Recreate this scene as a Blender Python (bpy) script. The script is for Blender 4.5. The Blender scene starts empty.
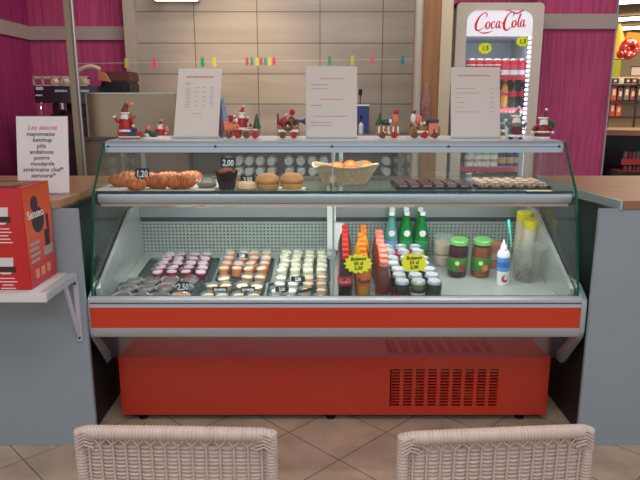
import bpy, bmesh, math, random
from mathutils import Vector, Matrix
random.seed(7)
SC = bpy.context.scene
COL = SC.collection
PI = math.pi
R = math.radians
# ------------------------------------------------------------ camera geometry
PITCH = R(12.7); FPX = 622.0; EYE = 1.5
def ang(py): return PITCH + math.atan((py-240)/FPX)
def Z(py, Y): 
    """height seen at picture row py at distance Y"""
    return EYE - Y*math.tan(ang(py))
def dep(Y, z): return Y*math.cos(PITCH) + (EYE-z)*math.sin(PITCH)
def X(px, Y, z): return (px-320)*dep(Y, z)/FPX
def P(px, py, Y):
    z = Z(py, Y); return Vector((X(px, Y, z), Y, z))
def onz(px, py, z):
    Y = (EYE-z)/math.tan(ang(py)); return Vector((X(px, Y, z), Y, z))
SL = 0.1175; SLA = math.atan(SL)
def zd(Y): return .615 + SL*(Y-2.66)
def ond(px, py, h=0.0):
    t = math.tan(ang(py)); Y = (EYE-.615-h+SL*2.66)/(t+SL)
    z = zd(Y)+h
    return Vector((X(px, Y, z), Y, zd(Y)))

# ------------------------------------------------------------ materials
def lin(c):
    c = c/255.0
    return c/12.92 if c <= .04045 else ((c+.055)/1.055)**2.4
def rgb(t): return (lin(t[0]), lin(t[1]), lin(t[2]), 1)
MC = {}
def mat(name, col, rough=.5, metal=0, var=0, scale=(8,8,8), bump=0, bscale=None, coat=0, emit=0, spec=.5, alpha=None, detail=4):
    if name in MC: return MC[name]
    m = bpy.data.materials.new(name); m.use_nodes = True
    nt = m.node_tree; b = nt.nodes['Principled BSDF']
    b.inputs['Base Color'].default_value = rgb(col)
    b.inputs['Roughness'].default_value = rough
    b.inputs['Metallic'].default_value = metal
    b.inputs['Specular IOR Level'].default_value = spec
    b.inputs['Coat Weight'].default_value = coat
    if emit:
        b.inputs['Emission Color'].default_value = rgb(col); b.inputs['Emission Strength'].default_value = emit
    if var or bump:
        tc = nt.nodes.new('ShaderNodeTexCoord'); mp = nt.nodes.new('ShaderNodeMapping')
        mp.inputs['Scale'].default_value = scale
        no = nt.nodes.new('ShaderNodeTexNoise'); no.inputs['Scale'].default_value = 1; no.inputs['Detail'].default_value = detail
        nt.links.new(tc.outputs['Object'], mp.inputs['Vector']); nt.links.new(mp.outputs['Vector'], no.inputs['Vector'])
        if var:
            cr = nt.nodes.new('ShaderNodeValToRGB')
            cr.color_ramp.elements[0].position = .3; cr.color_ramp.elements[1].position = .7
            cr.color_ramp.elements[0].color = tuple(v*(1-var) for v in rgb(col)[:3])+(1,)
            cr.color_ramp.elements[1].color = tuple(min(1, v*(1+var)) for v in rgb(col)[:3])+(1,)
            nt.links.new(no.outputs['Fac'], cr.inputs['Fac']); nt.links.new(cr.outputs['Color'], b.inputs['Base Color'])
        if bump:
            bp = nt.nodes.new('ShaderNodeBump'); bp.inputs['Strength'].default_value = bump; bp.inputs['Distance'].default_value = .01
            nt.links.new(no.outputs['Fac'], bp.inputs['Height']); nt.links.new(bp.outputs['Normal'], b.inputs['Normal'])
    MC[name] = m
    return m
def clear(name, tint, gloss=.06, rough=.03, opac=0.0, ocol=(255,255,255), fres=1.45):
    """see-through sheet or plastic: transparent with a fresnel gloss and an optional milky share"""
    if name in MC: return MC[name]
    m = bpy.data.materials.new(name); m.use_nodes = True
    nt = m.node_tree; nt.nodes.clear()
    out = nt.nodes.new('ShaderNodeOutputMaterial')
    tr = nt.nodes.new('ShaderNodeBsdfTransparent'); tr.inputs['Color'].default_value = rgb(tint)
    gl = nt.nodes.new('ShaderNodeBsdfGlossy'); gl.inputs['Roughness'].default_value = rough
    fr = nt.nodes.new('ShaderNodeFresnel'); fr.inputs['IOR'].default_value = fres
    mx = nt.nodes.new('ShaderNodeMixShader')
    ge = nt.nodes.new('ShaderNodeNewGeometry'); inv = nt.nodes.new('ShaderNodeMath'); inv.operation = 'SUBTRACT'; inv.inputs[0].default_value = 1
    mul = nt.nodes.new('ShaderNodeMath'); mul.operation = 'MULTIPLY'    # a thin sheet mirrors on its entry face only
    nt.links.new(ge.outputs['Backfacing'], inv.inputs[1]); nt.links.new(inv.outputs[0], mul.inputs[0]); nt.links.new(fr.outputs[0], mul.inputs[1])
    nt.links.new(mul.outputs[0], mx.inputs[0]); nt.links.new(tr.outputs[0], mx.inputs[1]); nt.links.new(gl.outputs[0], mx.inputs[2])
    last = mx
    if opac:
        df = nt.nodes.new('ShaderNodeBsdfDiffuse'); df.inputs['Color'].default_value = rgb(ocol)
        m2 = nt.nodes.new('ShaderNodeMixShader'); m2.inputs[0].default_value = opac
        nt.links.new(mx.outputs[0], m2.inputs[1]); nt.links.new(df.outputs[0], m2.inputs[2]); last = m2
    nt.links.new(last.outputs[0], out.inputs['Surface'])
    MC[name] = m
    return m
def tilemat(name, col, mortar, bw, bh, loc, rot=0, plane='xz', msize=.004, rough=.4, var=.12, sc=(1.2,1.2,7)):
    m = bpy.data.materials.new(name); m.use_nodes = True
    nt = m.node_tree; b = nt.nodes['Principled BSDF']; b.inputs['Roughness'].default_value = rough
    tc = nt.nodes.new('ShaderNodeTexCoord'); sp = nt.nodes.new('ShaderNodeSeparateXYZ'); cb = nt.nodes.new('ShaderNodeCombineXYZ')
    nt.links.new(tc.outputs['Object'], sp.inputs[0])
    nt.links.new(sp.outputs['X'], cb.inputs['X']); nt.links.new(sp.outputs['Z' if plane == 'xz' else 'Y'], cb.inputs['Y'])
    mp = nt.nodes.new('ShaderNodeMapping'); mp.vector_type = 'TEXTURE'
    mp.inputs['Location'].default_value = loc; mp.inputs['Rotation'].default_value = (0,0,rot)
    nt.links.new(cb.outputs[0], mp.inputs['Vector'])
    br = nt.nodes.new('ShaderNodeTexBrick'); br.offset = 0; br.squash = 1
    br.inputs['Scale'].default_value = 1; br.inputs['Brick Width'].default_value = bw; br.inputs['Row Height'].default_value = bh
    br.inputs['Mortar Size'].default_value = msize; br.inputs['Mortar Smooth'].default_value = .2
    br.inputs['Color1'].default_value = rgb(col); br.inputs['Color2'].default_value = rgb(tuple(c*.955 for c in col)); br.inputs['Mortar'].default_value = rgb(mortar)
    nt.links.new(mp.outputs[0], br.inputs['Vector'])
    no = nt.nodes.new('ShaderNodeTexNoise'); no.inputs['Scale'].default_value = 1.0; no.inputs['Detail'].default_value = 6
    m2 = nt.nodes.new('ShaderNodeMapping'); m2.inputs['Scale'].default_value = sc
    nt.links.new(tc.outputs['Object'], m2.inputs['Vector']); nt.links.new(m2.outputs[0], no.inputs['Vector'])
    mr = nt.nodes.new('ShaderNodeMapRange'); mr.inputs['From Min'].default_value = .3; mr.inputs['From Max'].default_value = .7
    mr.inputs['To Min'].default_value = 1-var; mr.inputs['To Max'].default_value = 1+var
    nt.links.new(no.outputs['Fac'], mr.inputs['Value'])
    mu = nt.nodes.new('ShaderNodeVectorMath'); mu.operation = 'SCALE'
    nt.links.new(br.outputs['Color'], mu.inputs[0]); nt.links.new(mr.outputs[0], mu.inputs['Scale'])
    nt.links.new(mu.outputs[0], b.inputs['Base Color'])
    bp = nt.nodes.new('ShaderNodeBump'); bp.inputs['Strength'].default_value = .3; bp.inputs['Distance'].default_value = .002; bp.invert = True
    nt.links.new(br.outputs['Fac'], bp.inputs['Height']); nt.links.new(bp.outputs['Normal'], b.inputs['Normal'])
    return m

M_tile = tilemat('wall tile', (166,153,140), (92,85,78), .5, .238, (0, 1.466-.238*10, 0), sc=(1.0,1.0,9))
M_floor = tilemat('floor tile', (180,156,134), (108,94,82), .3175, .3175, (-.1435, 2.61, 0), rot=R(45), plane='xy', msize=.003, rough=.32, var=.22, sc=(5,5,5))
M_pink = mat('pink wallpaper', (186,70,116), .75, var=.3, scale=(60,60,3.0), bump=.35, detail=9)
M_pinkshade = mat('pink wallpaper shaded', (160,44,104), .75, var=.3, scale=(60,60,3.0), bump=.35, detail=9)  # same wallpaper, with the side wall's shade put into the colour
M_stripe = mat('taupe trim', (178,162,154), .6, var=.05, scale=(3,3,3))
M_trim = mat('beige upright trim', (178,164,150), .5)
M_ceil = mat('ceiling plaster', (190,185,178), .9)
M_alu = mat('brushed aluminium', (186,200,208), .34, .75, var=.04, scale=(1,40,40))
M_aluL = mat('pale aluminium bumper', (184,190,196), .38, .25)
M_steel = mat('stainless steel', (166,150,124), .3, .85, var=.08, scale=(2,2,2))
M_under = mat('brushed underside steel', (196,186,200), .13, .9)
M_red = mat('red lacquered panel', (174,44,22), .3, var=.03, scale=(2,2,2), coat=.3)
M_redstrip = mat('red bumper stripe', (196,54,26), .4)
M_white = mat('white plastic', (222,224,222), .4)
M_tub = mat('pale steel deck', (176,184,178), .38, .35)
M_perf = mat('perforated grey panel', (150,160,154), .5, .15)
M_dark = mat('dark recess', (14,13,14), .8)
M_navy = mat('navy duct strip', (40,44,66), .5)
M_black = mat('black plastic', (18,18,20), .4)
M_greyPanel = mat('grey laminate panel', (138,150,156), .5, var=.03, scale=(3,3,3))
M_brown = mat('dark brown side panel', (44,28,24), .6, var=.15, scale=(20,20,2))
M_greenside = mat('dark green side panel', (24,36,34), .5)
M_wood = mat('oiled wood worktop', (166,124,92), .38, var=.18, scale=(2,26,26), coat=.15)
M_woodV = mat('wood board upright', (150,104,66), .5, var=.2, scale=(26,26,1.5))
M_cab = mat('brown laminate cabinet', (122,102,90), .5, var=.08, scale=(14,14,1.5))
M_glass = clear('pane glass', (252,254,253), rough=.02, opac=.012, ocol=(210,222,218), fres=1.3)
M_sglass = clear('side glass', (248,253,250), rough=.02, opac=.02, ocol=(200,215,210), fres=1.5)
M_edge = mat('green glass edge', (10,86,62), .2)
M_doorglass = clear('door glass', (250,252,252), rough=.02, opac=.025, fres=1.2)
M_acryl = clear('clear plastic', (240,244,244), rough=.1, opac=.12, ocol=(235,240,240), fres=1.4)
M_film = clear('cling film', (252,253,253), rough=.12, opac=.07, ocol=(240,244,244), fres=1.45)
M_cupp = clear('dessert cup plastic', (252,253,253), rough=.12, opac=.01, ocol=(240,244,244), fres=1.15)
M_clid = clear('dessert lid plastic', (252,253,253), rough=.15, opac=.10, ocol=(240,240,244), fres=1.3)
M_paper = mat('white sign paper', (226,218,218), .7)
M_paper2 = mat('cream sign paper', (206,198,190), .7)
M_ink = mat('grey print', (140,132,130), .8)
M_inkd = mat('dark print', (46,42,46), .8)
M_inkr = mat('red print', (206,110,112), .8)
M_wick = mat('blush wicker', (180,160,150), .45, var=.06, scale=(40,40,40), coat=.1)
M_tray = mat('dark grey tray', (46,62,62), .35)
M_neon = mat('neon yellow card', (230,238,50), .7)
M_neonp = mat('neon print', (26,36,20), .8)
M_tag = mat('black slate tag', (22,24,28), .6)
M_chalk = mat('chalk writing', (226,232,236), .8)

# ------------------------------------------------------------ mesh builder
class MB:
    def __init__(s): s.bm = bmesh.new(); s.M = Matrix.Identity(4)
    def v(s, c): return s.bm.verts.new(s.M @ Vector(c))
    def f(s, vs, mi=0):
        try: fc = s.bm.faces.new(vs); fc.material_index = mi; return fc
        except ValueError: return None
    def box(s, x0, x1, y0, y1, z0, z1, mi=0):
        c = [s.v(p) for p in ((x0,y0,z0),(x1,y0,z0),(x1,y1,z0),(x0,y1,z0),(x0,y0,z1),(x1,y0,z1),(x1,y1,z1),(x0,y1,z1))]
        for q in ((0,3,2,1),(4,5,6,7),(0,1,5,4),(1,2,6,5),(2,3,7,6),(3,0,4,7)): s.f([c[i] for i in q], mi)
        return s
    def prism(s, poly, a, b, axis='x', mi=0):
        """poly of 2-D points extruded from a to b along axis"""
        def mk(p, t):
            return (t, p[0], p[1]) if axis == 'x' else ((p[0], t, p[1]) if axis == 'y' else (p[0], p[1], t))
        A = [s.v(mk(p, a)) for p in poly]; B = [s.v(mk(p, b)) for p in poly]
        s.f(list(reversed(A)), mi); s.f(B, mi); n = len(poly)
        for i in range(n): s.f([A[i], A[(i+1)%n], B[(i+1)%n], B[i]], mi)
        return s
    def lathe(s, prof, c=(0,0,0), n=20, mi=0, sq=1.0):
        """prof: (r, z[, material]) turned about the upright axis"""
        rings = []
        for p in prof:
            r, z = p[0], p[1]
            if r < 1e-6: rings.append([s.v((c[0], c[1], c[2]+z))])
            else: rings.append([s.v((c[0]+r*math.cos(2*PI*k/n), c[1]+sq*r*math.sin(2*PI*k/n), c[2]+z)) for k in range(n)])
        for i in range(len(rings)-1):
            a, b = rings[i], rings[i+1]; m = prof[i+1][2] if len(prof[i+1]) > 2 else mi
            for k in range(n):
                k2 = (k+1)%n
                if len(a) == 1 and len(b) == 1: break
                if len(a) == 1: s.f([a[0], b[k2], b[k]], m) if False else s.f([a[0], b[k2], b[k]][::-1], m)
                elif len(b) == 1: s.f([a[k], a[k2], b[0]], m)
                else: s.f([a[k], a[k2], b[k2], b[k]], m)
        return s
    def tube(s, pts, r, n=8, mi=0, closed=False, cap=True):
        pts = [Vector(p) for p in pts]; N = len(pts); rings = []
        up = Vector((0,0,1)); prev = None
        for i, p in enumerate(pts):
            if closed: t = pts[(i+1)%N]-pts[i-1]
            else: t = pts[min(i+1,N-1)]-pts[max(i-1,0)]
            if t.length < 1e-9: t = Vector((0,0,1))
            t.normalize()
            if prev is None:
                u = t.cross(up)
                if u.length < .05: u = t.cross(Vector((0,1,0)))
            else: u = prev - t*prev.dot(t)
            u.normalize(); prev = u.copy(); w = t.cross(u)
            rr = r[i] if isinstance(r, (list, tuple)) else r
            rings.append([s.v(p + (u*math.cos(2*PI*k/n)+w*math.sin(2*PI*k/n))*rr) for k in range(n)])
        L = N if closed else N-1
        for i in range(L):
            a, b = rings[i], rings[(i+1)%N]
            for k in range(n): s.f([a[k], b[k], b[(k+1)%n], a[(k+1)%n]], mi)
        if cap and not closed: s.f(rings[0], mi); s.f(list(reversed(rings[-1])), mi)
        return s
    def ball(s, c, r, n=12, m=8, mi=0, wob=0):
        if not isinstance(r, (list, tuple)): r = (r, r, r)
        rings = []
        for j in range(m+1):
            th = PI*j/m; q = []
            cnt = 1 if j in (0, m) else n
            for k in range(cnt):
                a = 2*PI*k/n; w = 1 + (random.uniform(-wob, wob) if wob else 0)
                q.append(s.v((c[0]+w*r[0]*math.sin(th)*math.cos(a), c[1]+w*r[1]*math.sin(th)*math.sin(a), c[2]-w*r[2]*math.cos(th))))
            rings.append(q)
        for j in range(m):
            a, b = rings[j], rings[j+1]
            for k in range(n):
                k2 = (k+1)%n
                if len(a) == 1: s.f([a[0], b[k2], b[k]], mi)
                elif len(b) == 1: s.f([a[k], a[k2], b[0]], mi)
                else: s.f([a[k], a[k2], b[k2], b[k]], mi)
        return s
    def cone(s, a, b, r0, r1, n=12, mi=0): return s.tube([a, b], [r0, r1], n, mi)
    def build(s, name, mats, parent=None, bevel=0, world=True, sharp=35, seg=2):
        bm = s.bm
        bmesh.ops.recalc_face_normals(bm, faces=bm.faces)
        if bevel:
            es = [e for e in bm.edges if len(e.link_faces) == 2 and e.calc_face_angle(0) > .5]
            bmesh.ops.bevel(bm, geom=es, offset=bevel, segments=seg, affect='EDGES', clamp_overlap=True)
        me = bpy.data.meshes.new(name)
        off = Vector((0,0,0))
        if parent is not None and world:
            p = parent
            while p is not None: off += Vector(p.location); p = p.parent
        elif parent is None and world and len(bm.verts):
            xs = [v.co for v in bm.verts]
            off = Vector(((min(v.x for v in xs)+max(v.x for v in xs))/2, (min(v.y for v in xs)+max(v.y for v in xs))/2, min(v.z for v in xs)))
        bmesh.ops.translate(bm, verts=bm.verts, vec=-off)
        bm.to_mesh(me); bm.free()
        if not isinstance(mats, (list, tuple)): mats = [mats]
        for m in mats: me.materials.append(m)
        me.polygons.foreach_set('use_smooth', [True]*len(me.polygons))
        me.set_sharp_from_angle(angle=R(sharp))
        o = bpy.data.objects.new(name, me); COL.objects.link(o)
        if parent is not None: o.parent = parent
        else: o.location = off
        return o
def tag(o, label=None, cat=None, group=None, kind=None):
    if label: o['label'] = label
    if cat: o['category'] = cat
    if group: o['group'] = group
    if kind: o['kind'] = kind
    return o
def thing(name, label, cat, loc=(0,0,0), group=None):
    o = bpy.data.objects.new(name, None); COL.objects.link(o); o.location = Vector(loc)
    o.empty_display_size = .05
    return tag(o, label, cat, group)
def copy_tree(o, parent=None):
    c = o.copy(); COL.objects.link(c)
    if parent is not None: c.parent = parent
    for ch in list(o.children): copy_tree(ch, c)
    return c
class Rep:
    """first use places the prototype itself, later uses place copies"""
    def __init__(s, root): s.root = root; s.used = False
    def put(s, loc, label, rot=(0,0,0), sc=1.0, group=None):
        o = copy_tree(s.root) if s.used else s.root
        s.used = True
        o.location = Vector(loc); o.rotation_euler = rot
        o.scale = (sc,sc,sc) if not isinstance(sc, tuple) else sc
        o['label'] = label
        if group: o['group'] = group
        return o
def struct(o): o['kind'] = 'structure'; return o
def keepsafe(o):  # structure meshes in world coordinates (pattern aligned to the place)
    for v in o.data.vertices: v.co += Vector(o.location)
    o.location = (0,0,0); return o
ORD = ['first','second','third','fourth','fifth','sixth','seventh','eighth','ninth','tenth']

def text_obj(name, s, mt, parent, org, size, xd=(1,0,0), ud=(0,0,1), ext=.0004, shear=0, align='LEFT', wrap=None, sx=1.0, bold=0):
    cu = bpy.data.curves.new('t', 'FONT'); cu.body = s; cu.size = size; cu.extrude = ext; cu.shear = shear; cu.align_x = align
    cu.resolution_u = 2; cu.offset = bold
    o = bpy.data.objects.new('t', cu); COL.objects.link(o)
    bpy.context.view_layer.update()
    me = bpy.data.meshes.new_from_object(o.evaluated_get(bpy.context.evaluated_depsgraph_get()))
    bpy.data.objects.remove(o); bpy.data.curves.remove(cu)
    return place_flat(name, me, mt, parent, org, xd, ud, wrap, sx)
def place_flat(name, me, mt, parent, org, xd, ud, wrap=None, sx=1.0):
    xd = Vector(xd).normalized(); ud = Vector(ud).normalized(); nd = xd.cross(ud)
    if wrap is None: org = Vector(org)
    off = Vector((0,0,0)); p = parent
    while p is not None: off += Vector(p.location); p = p.parent
    for v in me.vertices:
        x, y, z = v.co.x*sx, v.co.y, v.co.z
        if wrap:
            a = (x+org[0])/wrap; r = wrap+z
            v.co = Vector((r*math.sin(a), -r*math.cos(a), y+org[2]))
        else:
            v.co = org + xd*x + ud*y + nd*z - off
    me.materials.clear(); me.materials.append(mt)
    me.name = name
    ob = bpy.data.objects.new(name, me); COL.objects.link(ob); ob.parent = parent
    return ob

def catmull(pts, n=8):
    out = []; P4 = [pts[0]]+list(pts)+[pts[-1]]
    for i in range(1, len(P4)-2):
        a, b, c, d = P4[i-1], P4[i], P4[i+1], P4[i+2]
        for k in range(n):
            t = k/n
            out.append(tuple(.5*((2*b[j])+(-a[j]+c[j])*t+(2*a[j]-5*b[j]+4*c[j]-d[j])*t*t+(-a[j]+3*b[j]-3*c[j]+d[j])*t**3) for j in range(len(b))))
    out.append(tuple(pts[-1])); return out
def script_mesh(width):
    """flowing script lettering made of pen strokes (x, y, pen width)"""
    k = width/10.2
    S = [
     [(2.35,2.45,.05),(2.62,3.0,.25),(2.2,3.45,.2),(1.3,2.9,.3),(.6,1.6,.55),(.6,.55,.45),(1.2,.3,.25),(2.1,.9,.1),(2.5,1.4,.08)],
     [(.9,.35,.05),(1.6,-.15,.2),(2.6,-.25,.3),(3.9,.05,.06)],
     [(3.0,1.75,.15),(2.6,1.5,.35),(2.5,.8,.4),(2.8,.5,.2),(3.15,.9,.35),(3.2,1.5,.3),(3.0,1.8,.12)],
     [(4.15,1.5,.3),(3.95,1.8,.15),(3.6,1.4,.35),(3.55,.8,.35),(3.85,.5,.2),(4.3,.85,.08)],
     [(5.0,1.65,.12),(4.75,1.75,.15),(4.45,1.2,.35),(4.5,.6,.3),(4.8,.7,.12),(5.05,1.6,.2)],
     [(5.15,1.8,.2),(5.0,1.0,.35),(5.1,.5,.25),(5.5,.9,.06)],
     [(5.45,1.35,.2),(5.75,1.4,.25)],
     [(7.45,2.35,.05),(7.75,2.9,.28),(7.3,3.3,.2),(6.5,2.7,.3),(5.95,1.4,.55),(6.05,.35,.5),(6.7,.05,.3),(7.5,.7,.1)],
     [(6.1,3.35,.04),(6.5,3.75,.2),(7.4,3.3,.22),(8.4,3.0,.3),(9.3,3.45,.3),(10.1,3.75,.05)],
     [(8.0,1.75,.15),(7.6,1.5,.35),(7.5,.8,.4),(7.8,.5,.2),(8.15,.9,.35),(8.2,1.5,.3),(8.0,1.8,.12)],
     [(8.35,.9,.06),(8.9,2.1,.1),(9.1,2.85,.2),(8.85,2.6,.25),(8.6,1.3,.35),(8.7,.5,.25),(9.05,.8,.06)],
     [(9.65,1.65,.12),(9.4,1.75,.15),(9.1,1.2,.35),(9.15,.6,.3),(9.45,.7,.12),(9.7,1.6,.2)],
     [(9.8,1.8,.2),(9.65,1.0,.35),(9.75,.5,.25),(10.2,.95,.06)]]
    me = bpy.data.meshes.new('script'); vs = []; fs = []
    for st in S:
        q = catmull(st, 6); base = len(vs)
        for i, p in enumerate(q):
            a = q[max(i-1,0)]; b = q[min(i+1,len(q)-1)]
            dx, dy = b[0]-a[0], b[1]-a[1]; L = math.hypot(dx,dy) or 1
            nx, ny = -dy/L, dx/L; w = max(p[2],.05)*.43
            for sgn in (1,-1): vs.append(((p[0]+nx*w*sgn)*k, (p[1]+ny*w*sgn)*k, .0006))
        for i in range(len(q)-1):
            o = base+2*i; fs.append((o, o+1, o+3, o+2))
    me.from_pydata(vs, [], fs); return me

def star_poly(rx, ry, n=14, inner=.78, sqr=0):
    pts = []
    for i in range(2*n):
        a = PI*i/n; k = 1 if i%2 == 0 else inner
        if sqr:
            m = max(abs(math.cos(a)), abs(math.sin(a))); k *= min(1.12, 1/m*.95)
        pts.append((rx*k*math.cos(a), ry*k*math.sin(a)))
    return pts

# ============================================================ SETTING
def slab(name, mt, *b):
    return keepsafe(struct(MB().box(*b).build(name, mt)))
slab('floor', M_floor, -4.5, 12, -3, 26, -.05, 0)
slab('ceiling', M_ceil, -4.5, 2.5, -3, 5.6, 3.0, 3.06)
slab('wall_back', M_tile, X(127,5.2,1.9), 1.02, 5.2, 5.35, 0, 3.0)
slab('trim_1', M_trim, X(125.5,5.14,1.9), X(136.5,5.14,1.9), 5.13, 5.2, 0, 3.0)
# pink walls: behind the coffee machine, the left side wall, and the one right of the fridge
xl = X(31, 5.3, 1.9)
slab('wall_back_left', M_pink, xl-.1, X(127,5.2,1.9)+.02, 5.3, 5.4, 0, 3.0)
slab('wall_left', M_pinkshade, xl-.1, xl, 2.9, 5.3, 0, 3.0)
xr = X(617, 4.7, 2.0)
slab('wall_right', M_pink, .98, xr-.02, 5.0, 5.1, 0, 3.0)
slab('wall_right_front', M_pink, 1.55, xr-.02, 4.7, 4.78, 0, 3.0)
slab('trim_2', mat('pale edge profile',(176,160,168),.4,.3), xr-.02, xr-.01, 4.68, 5.1, 0, 3.0)
z0, z1 = Z(40,5.28), Z(26.5,5.28)
slab('trim_3', M_stripe, xl, X(125.5,5.14,1.9), 5.27, 5.3, z0, z1)
slab('trim_4', M_stripe, xl, xl+.02, 2.9, 5.27, z0, z1)
z0, z1 = Z(29,4.68), Z(14,4.68)
slab('trim_5', M_stripe, 1.55, xr-.01, 4.665, 4.7, z0, z1)
slab('baseboard_left', M_stripe, xl, xl+.015, 2.9, 5.27, 0, .1)

# ============================================================ DISPLAY CASE
CX0, CX1 = -.985, 1.114
YF = 2.52
case = thing('display_counter', 'long refrigerated glass display counter with red stripe and red base between the two grey counters', 'display case', ((CX0+CX1)/2, 2.9, 0))
BZ = [Z(y, YF) for y in (299, 303, 304.5, 308, 328.3, 337.5)]
# bumper
b = MB()
b.prism([(YF+.044,BZ[0]),(YF+.010,BZ[0]),(YF,BZ[0]-.006),(YF,BZ[1]),(YF+.044,BZ[1])], CX0, CX1)
b.build('bumper_rail', M_aluL, case, bevel=.002)
MB().box(CX0+.004, CX1-.004, YF+.008, YF+.06, BZ[2]-.001, BZ[1]-.0005).build('bumper_groove', mat('groove grey',(92,92,100),.5), case)
MB().box(CX0, CX1, YF+.001, YF+.06, BZ[3], BZ[2]).build('bumper_moulding', M_aluL, case, bevel=.0015)
MB().box(CX0+.001, CX1-.001, YF+.004, YF+.055, BZ[4], BZ[3]).build('red_stripe', M_redstrip, case)
MB().prism([(YF,BZ[4]),(YF+.06,BZ[4]),(YF+.06,BZ[5]),(YF+.006,BZ[5]),(YF,BZ[5]+.012)], CX0, CX1).build('lower_bumper', M_alu, case, bevel=.001)
# sloping underside and end pieces
YB = 2.71; ZB = Z(357, YB)
MB().prism([(YF+.03,BZ[5]),(YB,ZB),(YB+.02,ZB+.01),(YF+.055,BZ[5]+.005)], CX0+.004, CX1).build('underside_panel', M_under, case)
for x0, x1 in ((CX0-.002, CX0+.003), (CX1+.0005, CX1+.022)):
    MB().prism([(YF+.002,BZ[0]-.002),(YF-.002,BZ[0]-.03),(YF-.002,BZ[4]-.01),(YF+.004,BZ[5]),(YB-.02,ZB-.02),(YB+.05,ZB-.02),(3.32,ZB-.02),(3.32,.72),(YF+.08,.72)], x0-.002, x1).build('end_panel', M_alu, case, bevel=.002)
# red base with a vent
BX0, BX1 = X(120,YB,.2), X(548.5,YB,.2)
vx0, vx1 = X(390,YB,.2), X(500.5,YB,.2); vz1, vz0 = Z(369,YB), Z(406.5,YB)
b = MB(); z0 = .035
b.box(BX0, vx0, YB, YB+.02, z0, ZB); b.box(vx1, BX1, YB, YB+.02, z0, ZB)
b.box(vx0, vx1, YB, YB+.02, z0, vz0); b.box(vx0, vx1, YB, YB+.02, vz1, ZB)
b.box(BX0, BX0+.02, YB+.02, 3.3, z0, ZB); b.box(BX1-.02, BX1, YB+.02, 3.3, z0, ZB)
base = b.build('base_panel', M_red, case)
n = 9; w = (vx1-vx0)/n; b = MB()
b.box(vx0-.003, vx0+w*.12, YB+.001, YB+.02, vz0, vz1)
for i in range(n):
    xa = vx0+w*(i+.1); xb = vx0+w*(i+.80)
    b.box(xb, vx0+w*(i+1.1) if i < n-1 else vx1+.003, YB+.001, YB+.02, vz0-.003, vz1+.003)
b.box(vx0, vx0+w*.1, YB+.001, YB+.02, vz0-.003, vz1+.003)
hh = (vz1-vz0)/13
for j in range(14):
    b.box(vx0, vx1, YB+.002, YB+.018, vz0+hh*j-.0022, vz0+hh*j+.0022)
b.build('vent_grille', M_red, base)
MB().box(BX0+.03, BX1-.03, YB+.16, YB+.18, z0, ZB-.01).box(BX0+.03,BX1-.03,YB+.02,YB+.16,z0-.004,z0+.002).build('compressor_bay', M_dark, case)
b = MB()
for px, w_, mi in ((400,9,0),(412,7,0),(459,13,1),(479,7,1)):
    x = X(px,YB+.03,.2); z = Z(385 if mi == 0 else 391, YB+.03)
    b.box(x, x+w_*.005, YB+.024, YB+.05, z-.012 if mi == 0 else z-.022, z+.014, mi)
for px in (395,430,445,492): 
    x = X(px,YB+.1,.2); b.tube([(x,YB+.1,.05),(x+.01,YB+.11,.2),(x,YB+.13,.3)], .008, 8, 2)
b.build('compressor_fittings', [mat('grey fitting',(170,170,180),.4,.4), mat('yellow fitting',(210,180,20),.4), mat('dull pipe',(70,44,44),.4,.6)], case)
for px in (143, 331, 520):
    x = X(px, YB+.03, .02); MB().lathe([(0,0),(.022,0),(.022,.01),(.012,.014),(.012,.04),(0,.04)], (x, YB+.04, 0), 14).build('foot', M_black, case)
MB().box(BX0+.02, BX1-.02, 3.24, 3.26, .0, .3).box(BX0+.03,BX0+.06,3.1,3.24,0,.036).box(BX1-.06,BX1-.03,3.1,3.24,0,.036).build('rear_base', M_dark, case)
# deck, back duct panel
x0, x1 = CX0+.03, CX1-.028
MB().prism([(2.58,zd(2.58)),(3.3,zd(3.3)),(3.3,zd(3.3)-.02),(2.58,zd(2.58)-.02)], x0, x1).build('deck', M_tub, case)
MB().box(x0, x1, YF+.06, 2.58, .55, BZ[0]-.004).build('front_tub_wall', M_tub, case)
zb0, zb1 = zd(3.26)+.002, Z(221.5,3.26)
b = MB(); nx = 104; nz = 9
sx = (x1-x0)/nx; sz = (zb1-zb0-.012)/nz
for i in range(nx+1): b.box(x0+i*sx-sx*.25, x0+i*sx+sx*.25, 3.26, 3.264, zb0, zb1)
for j in range(nz+1): b.box(x0, x1, 3.2595, 3.2635, zb0+j*sz-sz*.27+.006, zb0+j*sz+sz*.27+.006)
b.build('perforated_back_panel', M_perf, case)
MB().box(x0, x1, 3.28, 3.3, zb0, zb1+.03).build('duct_back', mat('duct shade',(70,76,78),.6), case)
MB().box(x0, x1, 3.255, 3.28, zb1+.004, Z(217.5,3.26)).build('air_slot', M_navy, case)
MB().box(x0, x1, 3.25, 3.3, Z(217.5,3.25), Z(206,3.25)).build('rear_sill', mat('sill steel',(150,160,160),.35,.7), case, bevel=.003)
# inner side walls of the tub with a slanting front edge
for xa, xb in ((x0-.018, x0+.0), (x1-.0, x1+.018)):
    MB().prism([(3.255,.6),(3.255,.965),(3.1,.955),(2.585,.70),(2.585,.58)], xa, xb).build('inner_side_wall', mat('pale inner wall',(150,158,154),.25,coat=1), case, bevel=.002)
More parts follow.
